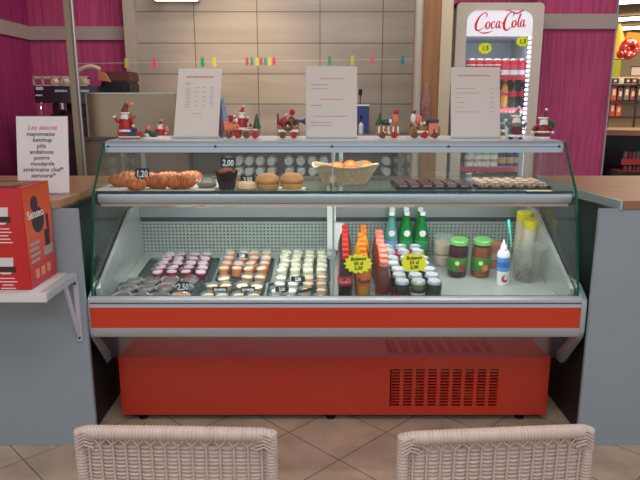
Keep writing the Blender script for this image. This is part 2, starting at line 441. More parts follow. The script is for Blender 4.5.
# glass: side panes, upper and lower front panes
G0 = (YF+.04, BZ[0]-.004); G1 = (2.675, Z(193,2.675)); G2 = (2.85, Z(152,2.85)); ZT = Z(141,2.85)
side = [G0, G1, G2, (2.86,ZT-.004), (3.3,ZT-.004), (3.3,.7)]
for xa in (CX0-.001, CX1-.007):
    MB().prism(side, xa, xa+.008).build('side_pane', M_sglass, case)
    e = MB()
    for p, q in ((G0,G1),(G1,(2.853,ZT-.006))):
        dy = .0045
        e.prism([(p[0]-dy,p[1]),(q[0]-dy,q[1]),(q[0]+dy,q[1]),(p[0]+dy,p[1])], xa-.0005, xa+.0085)
    e.build('pane_edge', M_edge, case)
def pane(name, p, q, xa, xb):
    d = Vector((q[0]-p[0], q[1]-p[1])).normalized(); nrm = Vector((-d.y, d.x))*.003
    return MB().prism([(p[0]-nrm.x,p[1]-nrm.y),(q[0]-nrm.x,q[1]-nrm.y),(q[0]+nrm.x,q[1]+nrm.y),(p[0]+nrm.x,p[1]+nrm.y)], xa, xb).build(name, M_glass, case)
xm = X(333, 2.7, 1.1)
for xa, xb in ((CX0+.009, xm-.0015), (xm+.0015, CX1-.009)):
    pane('upper_front_pane', (G1[0]+.002,G1[1]+.006), (G2[0],G2[1]), xa, xb)
    pane('lower_front_pane', (G0[0]+.002,G0[1]+.002), (G1[0]-.004,G1[1]-.05), xa, xb)
# pane joint strip
jb = MB()
for p, q in (((G1[0]+.002,G1[1]+.006),G2),((G0[0]+.002,G0[1]+.002),(G1[0]-.004,G1[1]-.05))):
    jb.tube([(xm,p[0],p[1]),(xm,q[0],q[1])], .0025, 6)
jb.build('pane_joint', mat('joint grey',(150,160,158),.4), case)
# shelf with its front rail
zs = Z(191.5, 2.68)
MB().box(x0+.02, x1-.02, 2.69, 3.24, zs-.006, zs).build('shelf_pane', clear('shelf glass',(240,250,246),rough=.03,opac=.06,ocol=(150,180,170),fres=1.3), case)
MB().box(CX0+.012, CX1-.012, 2.684, 2.69, zs-.008, zs+.001).build('shelf_edge', mat('dark green shelf edge',(20,60,52),.2), case)
MB().prism([(2.69,zs-.009),(2.676,zs-.012),(2.672,zs-.03),(2.68,zs-.052),(2.70,zs-.052),(2.70,zs-.009)], CX0+.02, CX1-.02).build('shelf_rail', M_alu, case, bevel=.002)
MB().box(CX0+.03, CX1-.03, 2.682, 2.72, zs-.066, zs-.054).build('shelf_rail_lip', mat('beige rail lip',(176,160,140),.4,.3), case)
for xa in (x0+.0, xm-.01, x1-.03):
    MB().box(xa, xa+.02, 2.72, 3.26, zs-.03, zs-.008).build('shelf_bracket', M_alu, case)
# top rail and top deck
MB().prism([(2.84,Z(152.5,2.84)),(2.84,ZT-.012),(2.85,ZT),(2.9,ZT),(2.9,Z(152.5,2.84))], CX0+.012, CX1-.012).build('top_rail', M_alu, case, bevel=.002)
MB().box(CX0+.02, CX1-.02, 2.838, 2.842, ZT-.026, ZT-.023).build('top_rail_line', mat('rail line',(110,112,124),.5), case)
MB().box(CX0+.0, CX1-.0, 2.9, 3.3, ZT-.012, ZT-.001).build('top_deck', mat('top deck white',(200,202,204),.35), case, bevel=.001)
s = MB()
for px in (108, 215.5, 332, 448.5, 559): 
    s.M = Matrix.Translation((X(px,2.84,1.29), 2.839, Z(146.5,2.84))) @ Matrix.Rotation(PI/2,4,'X'); s.lathe([(0,-.002),(.006,-.002),(.006,.004),(0,.004)], n=10)
s.build('rail_screws', mat('screw dark',(70,70,78),.4,.5), case)
# rear sliding doors and frame
for xa, xb, yy in ((x0+.02, .12, 3.27), (.06, x1-.02, 3.285)):
    d = MB().box(xa, xb, yy, yy+.006, .97, ZT-.03).build('sliding_door', M_doorglass, case)
    MB().box(xa, xa+.02, yy-.003, yy+.009, .97, ZT-.03).box(xb-.02, xb, yy-.003, yy+.009, .97, ZT-.03).build('door_frame', M_alu, d)
# centre post with white bracket
MB().box(X(328,3.2,.9)-.004, X(336,3.2,.9), 3.235, 3.255, zd(3.24), zs-.03).build('centre_post', M_white, case, bevel=.002)
MB().prism([(X(327,3.2,.85),Z(222,3.2)),(X(345,3.2,.85),Z(224,3.2)),(X(344,3.2,.85),Z(247,3.2)),(X(338,3.2,.85),Z(251,3.2)),(X(328,3.2,.85),Z(249,3.2))], 3.2, 3.235, 'y').build('fan_cover', M_white, case, bevel=.004)
MB().tube([(X(333,2.62,.7), 2.62, zd(2.62)),(X(333.5,2.66,.9), 2.66, .9),(X(333.5,2.7,zs),2.715,zs-.05)], .005, 8).build('front_support', M_alu, case)

# ============================================================ SIDE COUNTERS
WZ0, WZ1 = 1.066, 1.10
lc = thing('counter_cabinet', 'grey laminate counter cabinet left of the display counter, under the fold-down shelf', 'counter', (-1.6, 2.9, 0), 'grey counters beside the display case')
MB().box(-2.24, -.99, 2.5, 2.52, 0, WZ0).build('front_panel', M_greyPanel, lc, bevel=.0015)
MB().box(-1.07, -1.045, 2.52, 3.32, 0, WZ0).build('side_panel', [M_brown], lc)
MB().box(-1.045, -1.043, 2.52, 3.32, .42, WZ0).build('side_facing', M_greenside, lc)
MB().box(-2.24, -2.2, 2.52, 3.32, 0, WZ0).box(-2.2,-1.07,3.28,3.32,0,WZ0).build('rear_carcass', M_brown, lc)
lw = tag(MB().prism([(-2.24,2.49),(-1.09,2.49),(-1.06,2.51),(-1.06,3.36),(-2.24,3.36)], WZ0, WZ1, 'z').build('worktop', M_wood, bevel=.003), 'brown wooden worktop on the left counter, under the white sauce list', 'worktop')
rc = thing('counter_cabinet', 'grey laminate counter cabinet right of the display counter, with nothing hung on it', 'counter', (1.8, 2.9, 0), 'grey counters beside the display case')
MB().box(1.14, 2.6, 2.5, 2.517, 0, WZ0).build('front_panel', M_greyPanel, rc, bevel=.0015)
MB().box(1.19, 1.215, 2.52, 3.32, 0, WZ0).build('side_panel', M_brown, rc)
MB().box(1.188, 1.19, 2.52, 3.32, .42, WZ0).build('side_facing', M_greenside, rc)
MB().box(2.56, 2.6, 2.52, 3.32, 0, WZ0).box(1.215,2.56,3.28,3.32,0,WZ0).build('rear_carcass', M_brown, rc)
rw = thing('worktop', 'light brown wooden worktop on the right counter, empty', 'worktop', (1.9, 2.9, WZ0))
MB().prism([(1.225,2.49),(2.6,2.49),(2.6,3.36),(1.185,3.36),(1.175,2.83)], WZ0, WZ1, 'z').build('wood_top', mat('right wood worktop',(146,102,74),.5,var=.12,scale=(2,26,26)), rw, bevel=.003)
MB().prism([(1.218,2.488),(1.225,2.488),(1.175,2.83),(1.185,3.36),(1.178,3.36),(1.168,2.83)], WZ0-.002, WZ1+.001, 'z').build('metal_edging', M_alu, rw)

# fold-down shelf with bracket
sh = thing('wall_shelf', 'white fold-down shelf under the red coffee box on the left grey panel', 'shelf', (-1.4, 2.4, .78))
SZ = .80
MB().box(-1.9, -1.014, 2.2, 2.225, SZ-.034, SZ).box(-1.9, -1.05, 2.225, 2.5, SZ-.016, SZ-.001).build('shelf_board', mat('cream shelf',(212,206,204),.45), sh, bevel=.002)
MB().box(-1.035, -1.012, 2.21, 2.5, SZ-.03, SZ-.002).box(-1.05,-1.035,2.21,2.5,SZ-.016,SZ-.002).build('edge_rail', M_aluL, sh, bevel=.001)
br = MB().box(-1.028, -1.010, 2.484, 2.5, SZ-.30, SZ-.03)
br.prism([(2.38,SZ-.03),(2.40,SZ-.03),(2.49,SZ-.28),(2.49,SZ-.30)], -1.026, -1.016)
br.build('bracket', mat('lilac bracket',(186,182,196),.4), sh)
s = MB()
for z in (SZ-.045, SZ-.285):
    s.M = Matrix.Translation((-1.019, 2.481, z)) @ Matrix.Rotation(PI/2,4,'X'); s.lathe([(0,-.002),(.005,-.002),(.005,.003),(0,.003)], n=10)
s.build('screw', M_black, sh)

# red coffee-maker box
by0, by1 = 2.25, 2.485
bxr = X(30, 2.25, .9)-.005
bx = thing('product_box', 'red and orange cardboard coffee maker box on the white fold-down shelf', 'box', (bxr-.2, 2.36, SZ))
HB = .385
MB().box(bxr-.46, bxr, by0, by1, SZ, SZ+HB).build('carton', mat('red carton',(186,22,18),.35,coat=.3), bx, bevel=.002)
# orange right side: real print colours, an orange sweep on red
m = bpy.data.materials.new('orange print'); m.use_nodes = True; nt = m.node_tree
g = nt.nodes.new('ShaderNodeTexCoord'); sp = nt.nodes.new('ShaderNodeSeparateXYZ'); cr = nt.nodes.new('ShaderNodeValToRGB')
mr = nt.nodes.new('ShaderNodeMapRange'); mr.inputs['From Min'].default_value = 0; mr.inputs['From Max'].default_value = HB
nt.links.new(g.outputs['Object'], sp.inputs[0]); nt.links.new(sp.outputs['Z'], mr.inputs[0]); nt.links.new(mr.outputs[0], cr.inputs[0])
cr.color_ramp.elements[0].color = rgb((190,40,60)); cr.color_ramp.elements[1].color = rgb((212,84,40))
e = cr.color_ramp.elements.new(.55); e.color = rgb((226,100,70))
nt.links.new(cr.outputs[0], nt.nodes['Principled BSDF'].inputs['Base Color']); nt.nodes['Principled BSDF'].inputs['Roughness'].default_value = .4
MB().box(bxr-.001, bxr+.0015, by0+.004, by1-.004, SZ+.004, SZ+HB-.004).build('side_print', m, bx)
MB().box(bxr-.44, bxr-.02, by0+.01, by1-.02, SZ+HB-.001, SZ+HB+.0015).build('top_print', mat('dark top print',(128,40,34),.4), bx)
MB().box(bxr-.2,bxr-.06,by0+.06,by1-.06,SZ+HB+.001,SZ+HB+.002).build('top_flap_label', mat('olive label',(120,120,80),.5), bx)
# printed pictures on front: cups and text lines
mcup = mat('printed coffee cup',(206,200,198),.5); mcof = mat('printed coffee',(60,28,26),.5)
wtxt = mat('white box print',(230,200,200),.6)
for cz in (SZ+.285, SZ+.095):
    b = MB(); cx = bxr-.085; y = by0
    b.prism([(cx-.035,cz+.03),(cx+.03,cz+.03),(cx+.026,cz-.022),(cx+.012,cz-.034),(cx-.02,cz-.034),(cx-.032,cz-.022)], y-.0012, y+.001, 'y', 0)
    b.prism([(cx-.04,cz-.004),(cx+.034,cz-.004),(cx+.036,cz-.026),(cx-.042,cz-.026)], y-.0018, y, 'y', 1)
    for k in range(5):
        w_ = .028+.008*math.sin(k*2.1)
        b.box(cx-w_, cx+w_, y-.0012, y+.001, cz-.052-.013*k, cz-.048-.013*k, 2)
    b.build('front_print', [mcup, mcof, wtxt], bx)
text_obj('front_lettering', 'ki', wtxt, bx, (bxr-.17, by0-.001, SZ+.165), .04, ext=.0005)
text_obj('front_logo', 'Senseo', wtxt, bx, (bxr-.40, by0-.001, SZ+.23), .07, ext=.0005, shear=.2)
dk = mat('dark violet print',(70,40,70),.5); gk = mat('grey print patch',(170,160,160),.5)
b = MB()
def disc(b, y, z, r, mi, sx=1):
    b.prism([(y+r*sx*math.cos(2*PI*k/20), z+r*math.sin(2*PI*k/20)) for k in range(20)], bxr, bxr+.0025+mi*.0002, 'x', mi)
yc = (by0+by1)/2-.01
disc(b, yc-.02, SZ+.315, .03, 0); disc(b, yc+.0, SZ+.25, .05, 1)
b.box(bxr, bxr+.0027, yc+.07, yc+.09, SZ+.18, SZ+.26, 0); b.prism([(yc+.03,SZ+.1),(yc+.1,SZ+.1),(yc+.105,SZ+.14),(yc+.025,SZ+.135)], bxr, bxr+.0027, 'x', 2)
b.box(bxr, bxr+.0028, yc+.045, yc+.085, SZ+.135, SZ+.2, 1)
for k in range(4): b.box(bxr, bxr+.0025, yc-.085, yc-.005-.01*(k%2), SZ+.16-.022*k, SZ+.172-.022*k, 2)
for k in range(3): b.box(bxr, bxr+.0025, yc-.06+.05*k, yc-.03+.05*k, SZ+.03, SZ+.065, 3)
b.build('side_pictures', [dk, mat('dark grey print',(52,50,56),.5), gk, mat('peach print',(220,150,120),.5)], bx)
text_obj('side_logo', 'Senseo', mat('white logo',(240,235,230),.5), bx, (bxr+.003, yc-.085, SZ+.262), .048, xd=(0,1,0), ud=(0,-.35,1), ext=.0005, shear=.2, bold=.0008)

# ============================================================ SIGNS
def sign(name, label, px0, px1, pyb, pyt, Y, z, lean, paper, lines, roll=0, heading=None, group=None, acr=True):
    xa, xb = X(px0,Y,z), X(px1,Y,z); cx = (xa+xb)/2; w = xb-xa
    # slanted height so that the top meets picture row pyt
    t = math.tan(ang(pyt)); L = (EYE-z-Y*t)/(-math.cos(lean)*-1 + math.sin(lean)*t) if False else (EYE-Y*t-z)/(math.cos(lean)+math.sin(lean)*t)
    o = thing(name, label, 'sign', (cx, Y, z), group)
    def pt(u, v, d): # u across, v up along the sheet, d towards the viewer
        return (cx+u*math.cos(roll)+v*math.sin(roll), Y+v*math.sin(lean)-d*math.cos(lean), z+v*math.cos(lean)-u*math.sin(roll)*0+d*math.sin(lean))
    def quad(b, u0, u1, v0, v1, d0, d1, mi=0):
        c = [b.v(pt(u,v,d)) for d in (d0,d1) for u, v in ((u0,v0),(u1,v0),(u1,v1),(u0,v1))]
        for q in ((0,1,2,3),(7,6,5,4),(0,4,5,1),(1,5,6,2),(2,6,7,3),(3,7,4,0)): b.f([c[i] for i in q], mi)
    b = MB(); quad(b, -w/2, w/2, 0, L, 0, .0015); b.build('sheet', paper, o)
    if acr:
        b = MB(); quad(b, -w/2-.002, w/2+.002, -.0, L+.003, -.003, -.0005); quad(b, -w/2-.002, w/2+.002, 0, .006, .0015, .02)
        b.build('holder', M_acryl, o)
    b = MB(); quad(b, -.01, .01, 0, L*.5, -.006, -.003)
    b.tube([pt(0, L*.45, -.005), (cx, Y+L*.45*math.sin(lean)+.07, z+.002)], .003, 6); b.build('strut', M_acryl, o)
    b = MB()
    for (u0, u1, v, h, mi) in lines: # fractions of the sheet; text too small to read, shown as broken strokes
        u = u0
        while u < u1:
            st = random.uniform(.015, .05); e = min(u+st, u1)
            quad(b, (u-.5)*w, (e-.5)*w, (v-h*.38)*L, (v+h*.38)*L, .0015, .0019, mi)
            u = e + .008
    if lines: b.build('printed_text', [M_inkr, M_ink], o)
    if heading:
        for (s_, u, v, sz, mt, shr) in heading:
            org = pt((u-.5)*w, v*L, .002)
            text_obj('lettering', s_, mt, o, org, sz, xd=(math.cos(roll),0,0), ud=(0,math.sin(lean),math.cos(lean)), shear=shr, align='CENTER', ext=.0003, bold=.0003)
    return o
hl = [('Les sauces', .5, .83, .03, M_inkr, .3)]
for k, s_ in enumerate(['mayonnaise','ketchup','pilis','andalouse','poivre','moutarde','américaine chef*','samouraï*']):
    hl.append((s_, (.47,.5,.48,.48,.48,.49,.5,.5)[k], 0.75-.0765*k, .026, M_inkd, .12))
sign('menu_sign', 'white sauce list sign with red heading standing on the left wooden worktop', 18.5, 69.5, 193.5, 116.5, 2.69, WZ1, R(9), M_paper, [], heading=hl)
TY = 3.0
L2 = [(.18,.28,.79,.012,1),(.18,.3,.765,.012,1)]
for k in range(9): L2 += [(.2,.32,.70-.032*k,.009,1)]+([(.42,.5,.72-.032*k,.009,1),(.58,.66,.72-.032*k,.009,1)] if k%2 == 0 else [])+[(.76,.84,.72-.032*k,.009,1)]
L2 += [(.38,.58,.35,.01,1),(.2,.82,.875,.03,0)]
sign('menu_sign', 'leftmost leaning price list with a column of prices, on the display case', 173.5, 218, 138, 68.5, TY+.02, ZT, R(24), M_paper2, L2, roll=R(1.5))
L3 = [(.28,.75,.83,.012,0),(.1,.42,.745,.011,1),(.1,.42,.69,.011,1),(.27,.72,.545,.012,0),(.1,.32,.46,.011,1),(.17,.8,.31,.013,0),(.1,.5,.225,.011,1),(.1,.5,.185,.011,1)]
sign('menu_sign', 'white price list with three red lines, standing mid-way along the display case top', 306, 357, 137.5, 66.5, TY+.02, ZT, R(14), M_paper2, L3)
L4 = [(.15,.8,.885,.02,0)]
for k in range(6): L4 += [(.1,(.5,.62,.22,.27,.28,.58)[k],.705-.066*k,.009,1),(.8,.88,.705-.066*k,.009,1)]
sign('menu_sign', 'white price list standing in front of the tall drinks fridge', 451, 500, 138, 67.5, TY+.02, ZT, R(14), M_paper2, L4)

# ============================================================ WICKER CHAIRS
def chair():
    o = thing('wicker_chair', 'x', 'chair', (0,0,0), 'wicker chairs before the counter')
    W = .2; H = .828; ZS = .42
    def bend(x): return -.028*(1-(x/W)**2)        # back bows towards the viewer
    def arch(x): return .017*(1-(x/W)**2)
    def ribbed(pts, r, name, pitch=.0072, k=1):
        # resample and give the winding its ribs
        Q = [Vector(p) for p in pts]; out = []; rr = []; step = pitch/4; d = 0; tot = 0
        for a, c in zip(Q[:-1], Q[1:]):
            L = (c-a).length; n = max(1, int(L/step))
            for i in range(n): out.append(a+(c-a)*(i/n)); rr.append(r+.0018*abs(math.sin(PI*(tot+L*i/n)/pitch)))
            tot += L
        out.append(Q[-1]); rr.append(r)
        return MB().tube(out, rr, 10).build(name, M_wick, o)
    rail = [(-W-.004, bend(W), H-.006), (-W+.004, bend(W)-.001, H-.002)]+[(x, bend(x), H+arch(x)) for x in [W*(-.9+1.8*i/16) for i in range(17)]]+[(W-.004, bend(W)-.001, H-.002),(W+.004, bend(W), H-.006)]
    ribbed(rail, .0135, 'top_rail')
    for s in (-1,1):
        ribbed([(s*(W+.001), 0, H+.006),(s*(W+.001), 0, ZS+.1),(s*(W-.005), .0, ZS-.02)], .0125, 'back_post')
        # corner wraps
        b = MB()
        for k in range(5):
            a = R(20+14*k)
            b.tube([(s*(W-.03+.0*k), -.010-.003, H-.028+.009*k),(s*(W-.012), -.0165, H-.018+.007*k),(s*(W+.007), -.011, H-.034+.008*k)], .003, 6)
        b.build('corner_wrap', M_wick, o)
        MB().tube([(s*(W-.005),0,ZS-.02),(s*(W-.01),-.03,0)], [.012,.009], 10).build('leg', M_wick, o)
        MB().tube([(s*(W-.01),.38,ZS-.02),(s*(W+.0),.40,0)], [.012,.009], 10).build('leg', M_wick, o)
    nst = 14; x_ = [(-W+.018)+(2*W-.036)*i/(nst-1) for i in range(nst)]; dx = x_[1]-x_[0]
    b = MB()
    for x in x_:
        b.tube([(x, bend(x), H+arch(x)-.006),(x, bend(x)-.003, H-.02),(x, bend(x)-.0015, ZS)], .0029, 6)
    z = H-.031; r = 0
    top = True
    for x in x_:   # little crossing loops under the rail
        b.tube([(x-dx*.45,bend(x)-.004,H+arch(x)-.013),(x,bend(x)-.007,H-.024+arch(x)),(x+dx*.45,bend(x)-.004,H+arch(x)-.013)], .0023, 6)
    while z > ZS+.03:
        pts = []; N = (nst-1)*6
        for i in range(N+1):
            x = x_[0]-.012+(x_[-1]-x_[0]+.024)*i/N
            ph = PI*(x-x_[0])/dx
            pts.append((x, bend(x)+.0035-.0052*abs(math.sin(ph))*(1 if r%2 else .75), z+arch(x)*(max(0,(z-ZS)/(H-ZS)))))
        b.tube(pts, .0036, 6); z -= .0085; r += 1
    b.build('woven_back', M_wick, o)
    b = MB(); b.box(-W+.012, W-.012, 0.01, .39, ZS-.012, ZS); 
    for i in range(40): b.tube([(-W+.01, .015+i*.0095, ZS+.001),(W-.01,.015+i*.0095, ZS+.001)], .004, 6)
    b.build('seat', M_wick, o)
    ribbed([(-W,.0,ZS),(-W,.39,ZS),(W,.39,ZS),(W,0,ZS),(-W,0,ZS)], .012, 'seat_rim')
    return o
ch = Rep(chair())
ch.put((X(173,1.15,.85), 1.165, 0), 'pale wicker chair in front, at the bottom left of the photo', rot=(0,0,R(-1.6)), sc=(.985,1,1))
ch.put((X(499,1.15,.85), 1.16, 0), 'pale wicker chair in front of the vent grille, at the bottom right', rot=(0,0,R(4.5)), sc=(.968,1,1.0))

# ============================================================ GENERIC GOODS
def bottle(name, cat, prof, liquid, label_mat, lz, capr, caph, H, cap_mat, body_mat, text=None):
    """clear shell, liquid inside, wrap-around label, cap"""
    o = thing(name, 'x', cat)
    MB().lathe([(0,0)]+prof, n=18).build('shell', body_mat, o)
    r_ = [(max(0,r-.0015), z+.002) for r, z in prof if z < H*.9]
    MB().lathe([(0,.002)]+r_+[(0, r_[-1][1])], n=18).build('drink', liquid, o)
    rl = max(r for r, z in prof)
    lb = MB().lathe([(rl+.0002,lz[0]),(rl+.0008,lz[0]+.001),(rl+.0008,lz[1]-.001),(rl+.0002,lz[1])], n=24).build('label_band', label_mat, o)
    MB().lathe([(0,H-caph),(capr,H-caph),(capr,H-.002),(capr-.002,H),(0,H)], n=16).build('cap', cap_mat, o)
    if text: text(o, rl+.0012, lz)
    return o
M_pet = clear('clear bottle plastic',(244,246,246),rough=.05,fres=1.35)
M_cola = mat('cola',(26,8,6),.15,coat=.5); M_orange = mat('orange soda',(240,160,30),.25,coat=.5)
M_tea = mat('iced tea',(112,44,28),.2,coat=.5); M_red2 = mat('red label',(190,16,30),.4)
M_ylab = mat('orange label',(222,110,40),.4); M_whitel = mat('white label',(226,226,230),.4); M_blue = mat('blue label',(40,70,170),.4)
prof05 = [(.026,0),(.031,.004),(.032,.02),(.030,.06),(.0325,.075),(.0325,.125),(.031,.145),(.024,.175),(.014,.198),(.0125,.21),(.0125,.218)]
def coke_txt(o, r, lz):
    me = script_mesh(.058); place_flat('lettering', me, M_whitel, o, (-.029,0,(lz[0]+lz[1])/2-.009), (1,0,0), (0,0,1), wrap=r)
def fanta_txt(o, r, lz):
    text_obj('lettering','Fanta', mat('navy print',(20,30,90),.5), o, (0,0,(lz[0]+lz[1])/2-.009), .028, align='CENTER', wrap=r, shear=.15, bold=.001)
cola = Rep(bottle('cola_bottle','bottle',prof05,M_cola,M_red2,(.093,.137),.0145,.018,.23,mat('red cap',(214,26,30),.4),M_pet,coke_txt))
fanta = Rep(bottle('orange_soda_bottle','bottle',prof05,M_orange,M_ylab,(.09,.138),.0145,.018,.23,mat('orange cap',(250,120,20),.4),M_pet,fanta_txt))
proft = [(.028,0),(.033,.004),(.0335,.02),(.0335,.10),(.032,.125),(.026,.15),(.018,.165),(.016,.172),(.016,.18)]
tea = Rep(bottle('iced_tea_bottle','bottle',proft,M_tea,mat('tea label',(120,104,110),.4),(.02,.05),.020,.022,.198,mat('salmon cap',(244,140,120),.4),M_pet))
M_grn = clear('green glass', (120,220,160), rough=.05, opac=.3, ocol=(10,140,70), fres=1.4)
profg = [(.028,0),(.034,.004),(.0345,.02),(.0345,.14),(.030,.175),(.018,.215),(.0125,.24),(.0125,.262)]
def wbottle(lab, body, liq, nm):
    def disc_lab(o, r, lz):
        b = MB(); N = 16
        me = bpy.data.meshes.new('d'); vs = [(0,0,.0004)]+[(.017*math.cos(2*PI*k/N), .017*math.sin(2*PI*k/N),.0004) for k in range(N)]
        me.from_pydata(vs, [], [(0,k+1,(k+1)%N+1) for k in range(N)])
        place_flat('shoulder_label', me, M_whitel, o, (0,0,.165), (1,0,0), (0,0,1), wrap=.033)
    return Rep(bottle(nm,'bottle',profg,liq,lab,(.07,.125),.0145,.018,.272,mat('white cap',(226,232,232),.4),body,disc_lab))
water = wbottle(mat('green label',(30,140,80),.4), M_grn, mat('green water',(50,180,110),.2), 'mineral_water_bottle')
blueb = wbottle(mat('pale blue label',(110,150,200),.4), clear('aqua plastic',(190,225,220),rough=.06,opac=.1,ocol=(150,200,200)), mat('pale water',(140,186,180),.2), 'mineral_water_bottle')

def can(bodycols, name='drink_can', n=18):
    """bodycols: list of (height fraction, material)"""
    o = thing(name,'x','can')
    mats = [c[1] for c in bodycols]+[M_alu]
    pr = [(0,0,len(mats)-1),(.026,0,len(mats)-1),(.033,.008,len(mats)-1)]
    for i, (f, m_) in enumerate(bodycols): pr.append((.033,.008+.096*f,i))
    pr += [(.028,.113,len(mats)-1),(.0285,.115,len(mats)-1)]
    MB().lathe(pr, n=n).build('body', mats, o)
    b = MB().lathe([(.0285,.115),(.0265,.1155),(.026,.112),(0,.112)], n=n); b.box(-.006,.006,-.016,.004,.112,.1135)
    b.build('lid', mat('can lid',(226,228,234),.28,.5), o)
    return o
M_cr = mat('cola can red',(204,20,30),.3,.2,coat=.4); M_ck = mat('can black',(24,22,26),.3,.2,coat=.4); M_cw = mat('can white',(222,224,230),.3,.1)
M_cg = mat('can olive green',(96,110,50),.3,.2); M_cb = mat('can deep blue',(34,40,110),.3,.2); M_cd = mat('can graphite',(48,50,62),.3,.3); M_co = mat('can gold',(206,160,90),.3,.3)
M_cpur = mat('can purple brown',(70,36,44),.3,.2)
canR = Rep(can([(.25,M_cr),(.35,M_cw),(.62,M_cr),(.7,M_cw),(1,M_cr)]))
canK = Rep(can([(.55,M_cr),(1,M_ck)])); canG = Rep(can([(.4,M_cg),(.6,M_cw),(.75,M_cd),(1,M_cg)])); canD = Rep(can([(.2,M_cd),(.5,M_cpur),(.6,M_cg),(1,M_cd)]))
canGW = Rep(can([(.3,M_cw),(.5,M_co),(.8,M_cw),(1,mat('can light green',(150,180,110),.3))])); canBG = Rep(can([(.2,M_cb),(.65,M_co),(1,M_cb)])); canP = Rep(can([(.3,M_cw),(.7,mat('can pink red',(200,60,80),.3)),(1,M_cr)]))

# ---- bottles on the deck
DR = (SLA,0,0)
def deckput(rep, px, Y, label, group, rz=0, h=0.0):
    z = zd(Y); return rep.put((X(px,Y,z+h), Y, z+.0012), label, rot=(SLA,0,rz), group=group)
for i in range(7):
    k = ORD[i]; Y = 2.655+.0675*i
    pos = 'at the very front' if i == 0 else ('at the very back' if i == 6 else k+' from the front')
    deckput(cola, 345.2-.1*i, Y, f'cola bottle with red cap, {pos} of its file in the case', 'cola bottles in the case', h=.2)
    deckput(fanta, (363.5,362.6,362,361.6,360.3,363.4,362.8)[i], Y+.003, f'orange soda bottle with orange cap, {pos} of its file', 'orange soda bottles in the case', h=.2)
for i in range(7):
    k = ORD[i]; pos = 'at the very front' if i == 0 else ('at the very back' if i == 6 else k+' from the front')
    deckput(tea, (383.6,383.2,382.4,381.4,379.6,379.3,378.6)[i], 2.66+.0685*i, f'iced tea bottle with salmon cap, {pos} of its file', 'iced tea bottles in the case', h=.18)
for j, (px, Y) in enumerate(((406,3.154),(421.5,3.154),(405.2,3.223),(419.3,3.223))):
    deckput(water, px, Y, ['green glass water bottle, front middle one behind the red cans','green glass water bottle, front right one behind the red cans','green glass water bottle, back middle one by the perforated panel','green glass water bottle, back right one by the perforated panel'][j], 'mineral water bottles in the case', h=.2)
deckput(blueb, 391, 3.154, 'clear water bottle with pale blue label behind the leftmost red can', 'mineral water bottles in the case', h=.2)
deckput(blueb, 391.5, 3.223, 'clear water bottle at the back, behind the other clear one', 'mineral water bottles in the case', h=.2)
# ---- cans on the deck
cset = [[canK,canG,canD],[canK,canG,canD],[canK,canD,canD],[canD,canK,canG],[canG,canD,canK],[canR,canR,canR],[canR,canR,canR]]
cname = {id(canK):'black and red', id(canG):'olive green', id(canD):'dark graphite', id(canR):'red'}
for i in range(7):
    for j in range(3):
        Y = 2.632+.0695*i
        z = zd(Y)+.1; x = X((400.6,417.2,433)[j], 2.655, .73)+ (0 if i == 0 else random.uniform(-.002,.002)) - .0035*i
        r = cset[i][j]
        Y += 0 if i < 5 else .02
        r.put((x, Y, zd(Y)+.0012), f'{cname[id(r)]} drinks can, {ORD[i]} row from the front, {("left","middle","right")[j]} file in the case', rot=(SLA,0,random.uniform(-.5,.5)), sc=(1.0,1.0,1.03), group='drink cans in the case')

# ---- neon price stars
def neon(px, py, Y, w, h, lines, label, n=14, sqr=0, sz=.021, parent_rot=0, inner=.8):
    c = P(px, py, Y); k = dep(Y, c.z)/FPX
    o = thing('price_card', label, 'price card', c, 'neon price stars')
    lean = R(14) if Y < 3 else 0
    b = MB(); b.M = Matrix.Rotation(-lean,4,'X')
    b.prism(star_poly(w*k/2, h*k/2, n, inner, sqr), -.0008, .0008, 'y')
    ob = b.build('card', M_neon, o, world=False)
    for i, s_ in enumerate(lines):
        v = (len(lines)/2-i-.82)*sz*.95
        text_obj('price_writing', s_, M_neonp, o, Vector(c)+Vector((0,-.0014*math.cos(lean)-v*math.sin(-lean)*-1*0 + v*math.sin(lean), v*math.cos(lean)+.0)), sz, xd=(1,0,.05), ud=(0,math.sin(lean),math.cos(lean)), align='CENTER', ext=.0004, shear=.1, bold=.0007)
    return o
neon(358.3, 263.5, 2.592, 30, 21, ['Boisson','50 cl','2,50'], 'neon yellow star price card before the orange soda bottles')
neon(414, 262.5, 2.592, 28, 20, ['Boisson','33 cl','2,00'], 'neon yellow price card before the drink cans', sqr=1)

# ---- jars
def jar(name, label, px, Y, fill, disc_c):
    z = zd(Y); o = thing(name, label, 'jar', (X(px,Y,z+.1), Y, z+.001), 'glass jars in the case')
    o.rotation_euler = (SLA,0,0)
    MB().lathe([(0,0),(.040,0),(.046,.006),(.047,.03),(.047,.14),(.043,.158),(.038,.166),(.038,.175)], n=24).build('glass', M_pet, o, world=False)
    MB().lathe([(0,.003),(.044,.006),(.0455,.03),(.0455,.14),(.041,.156),(0,.158)], n=24).build('contents', fill, o, world=False)
    MB().lathe([(0,.19),(.042,.19),(.045,.186),(.045,.168),(.0,.168)][::-1], n=28).build('lid', mat('light green lid',(104,176,92),.35), o, world=False)
    MB().lathe([(.0472,.035),(.0478,.036),(.0478,.104),(.0472,.105)], n=28).build('label_band', mat('green jar label',(54,112,38),.4), o, world=False)
    for u, v, r, mt, d in ((.012,.055,.0165,disc_c,.0008),(-.012,.08,.011,mat('pale green leaf print',(190,220,120),.5),.0005)):
        N = 18; me = bpy.data.meshes.new('d'); me.from_pydata([(0,0,d)]+[(r*math.cos(2*PI*k/N), r*math.sin(2*PI*k/N)*(1.0), d) for k in range(N)], [], [(0,k+1,(k+1)%N+1) for k in range(N)])
        place_flat('label_picture', me, mt, o, (u,0,v), (1,0,0), (0,0,1), wrap=.0478)
    return o
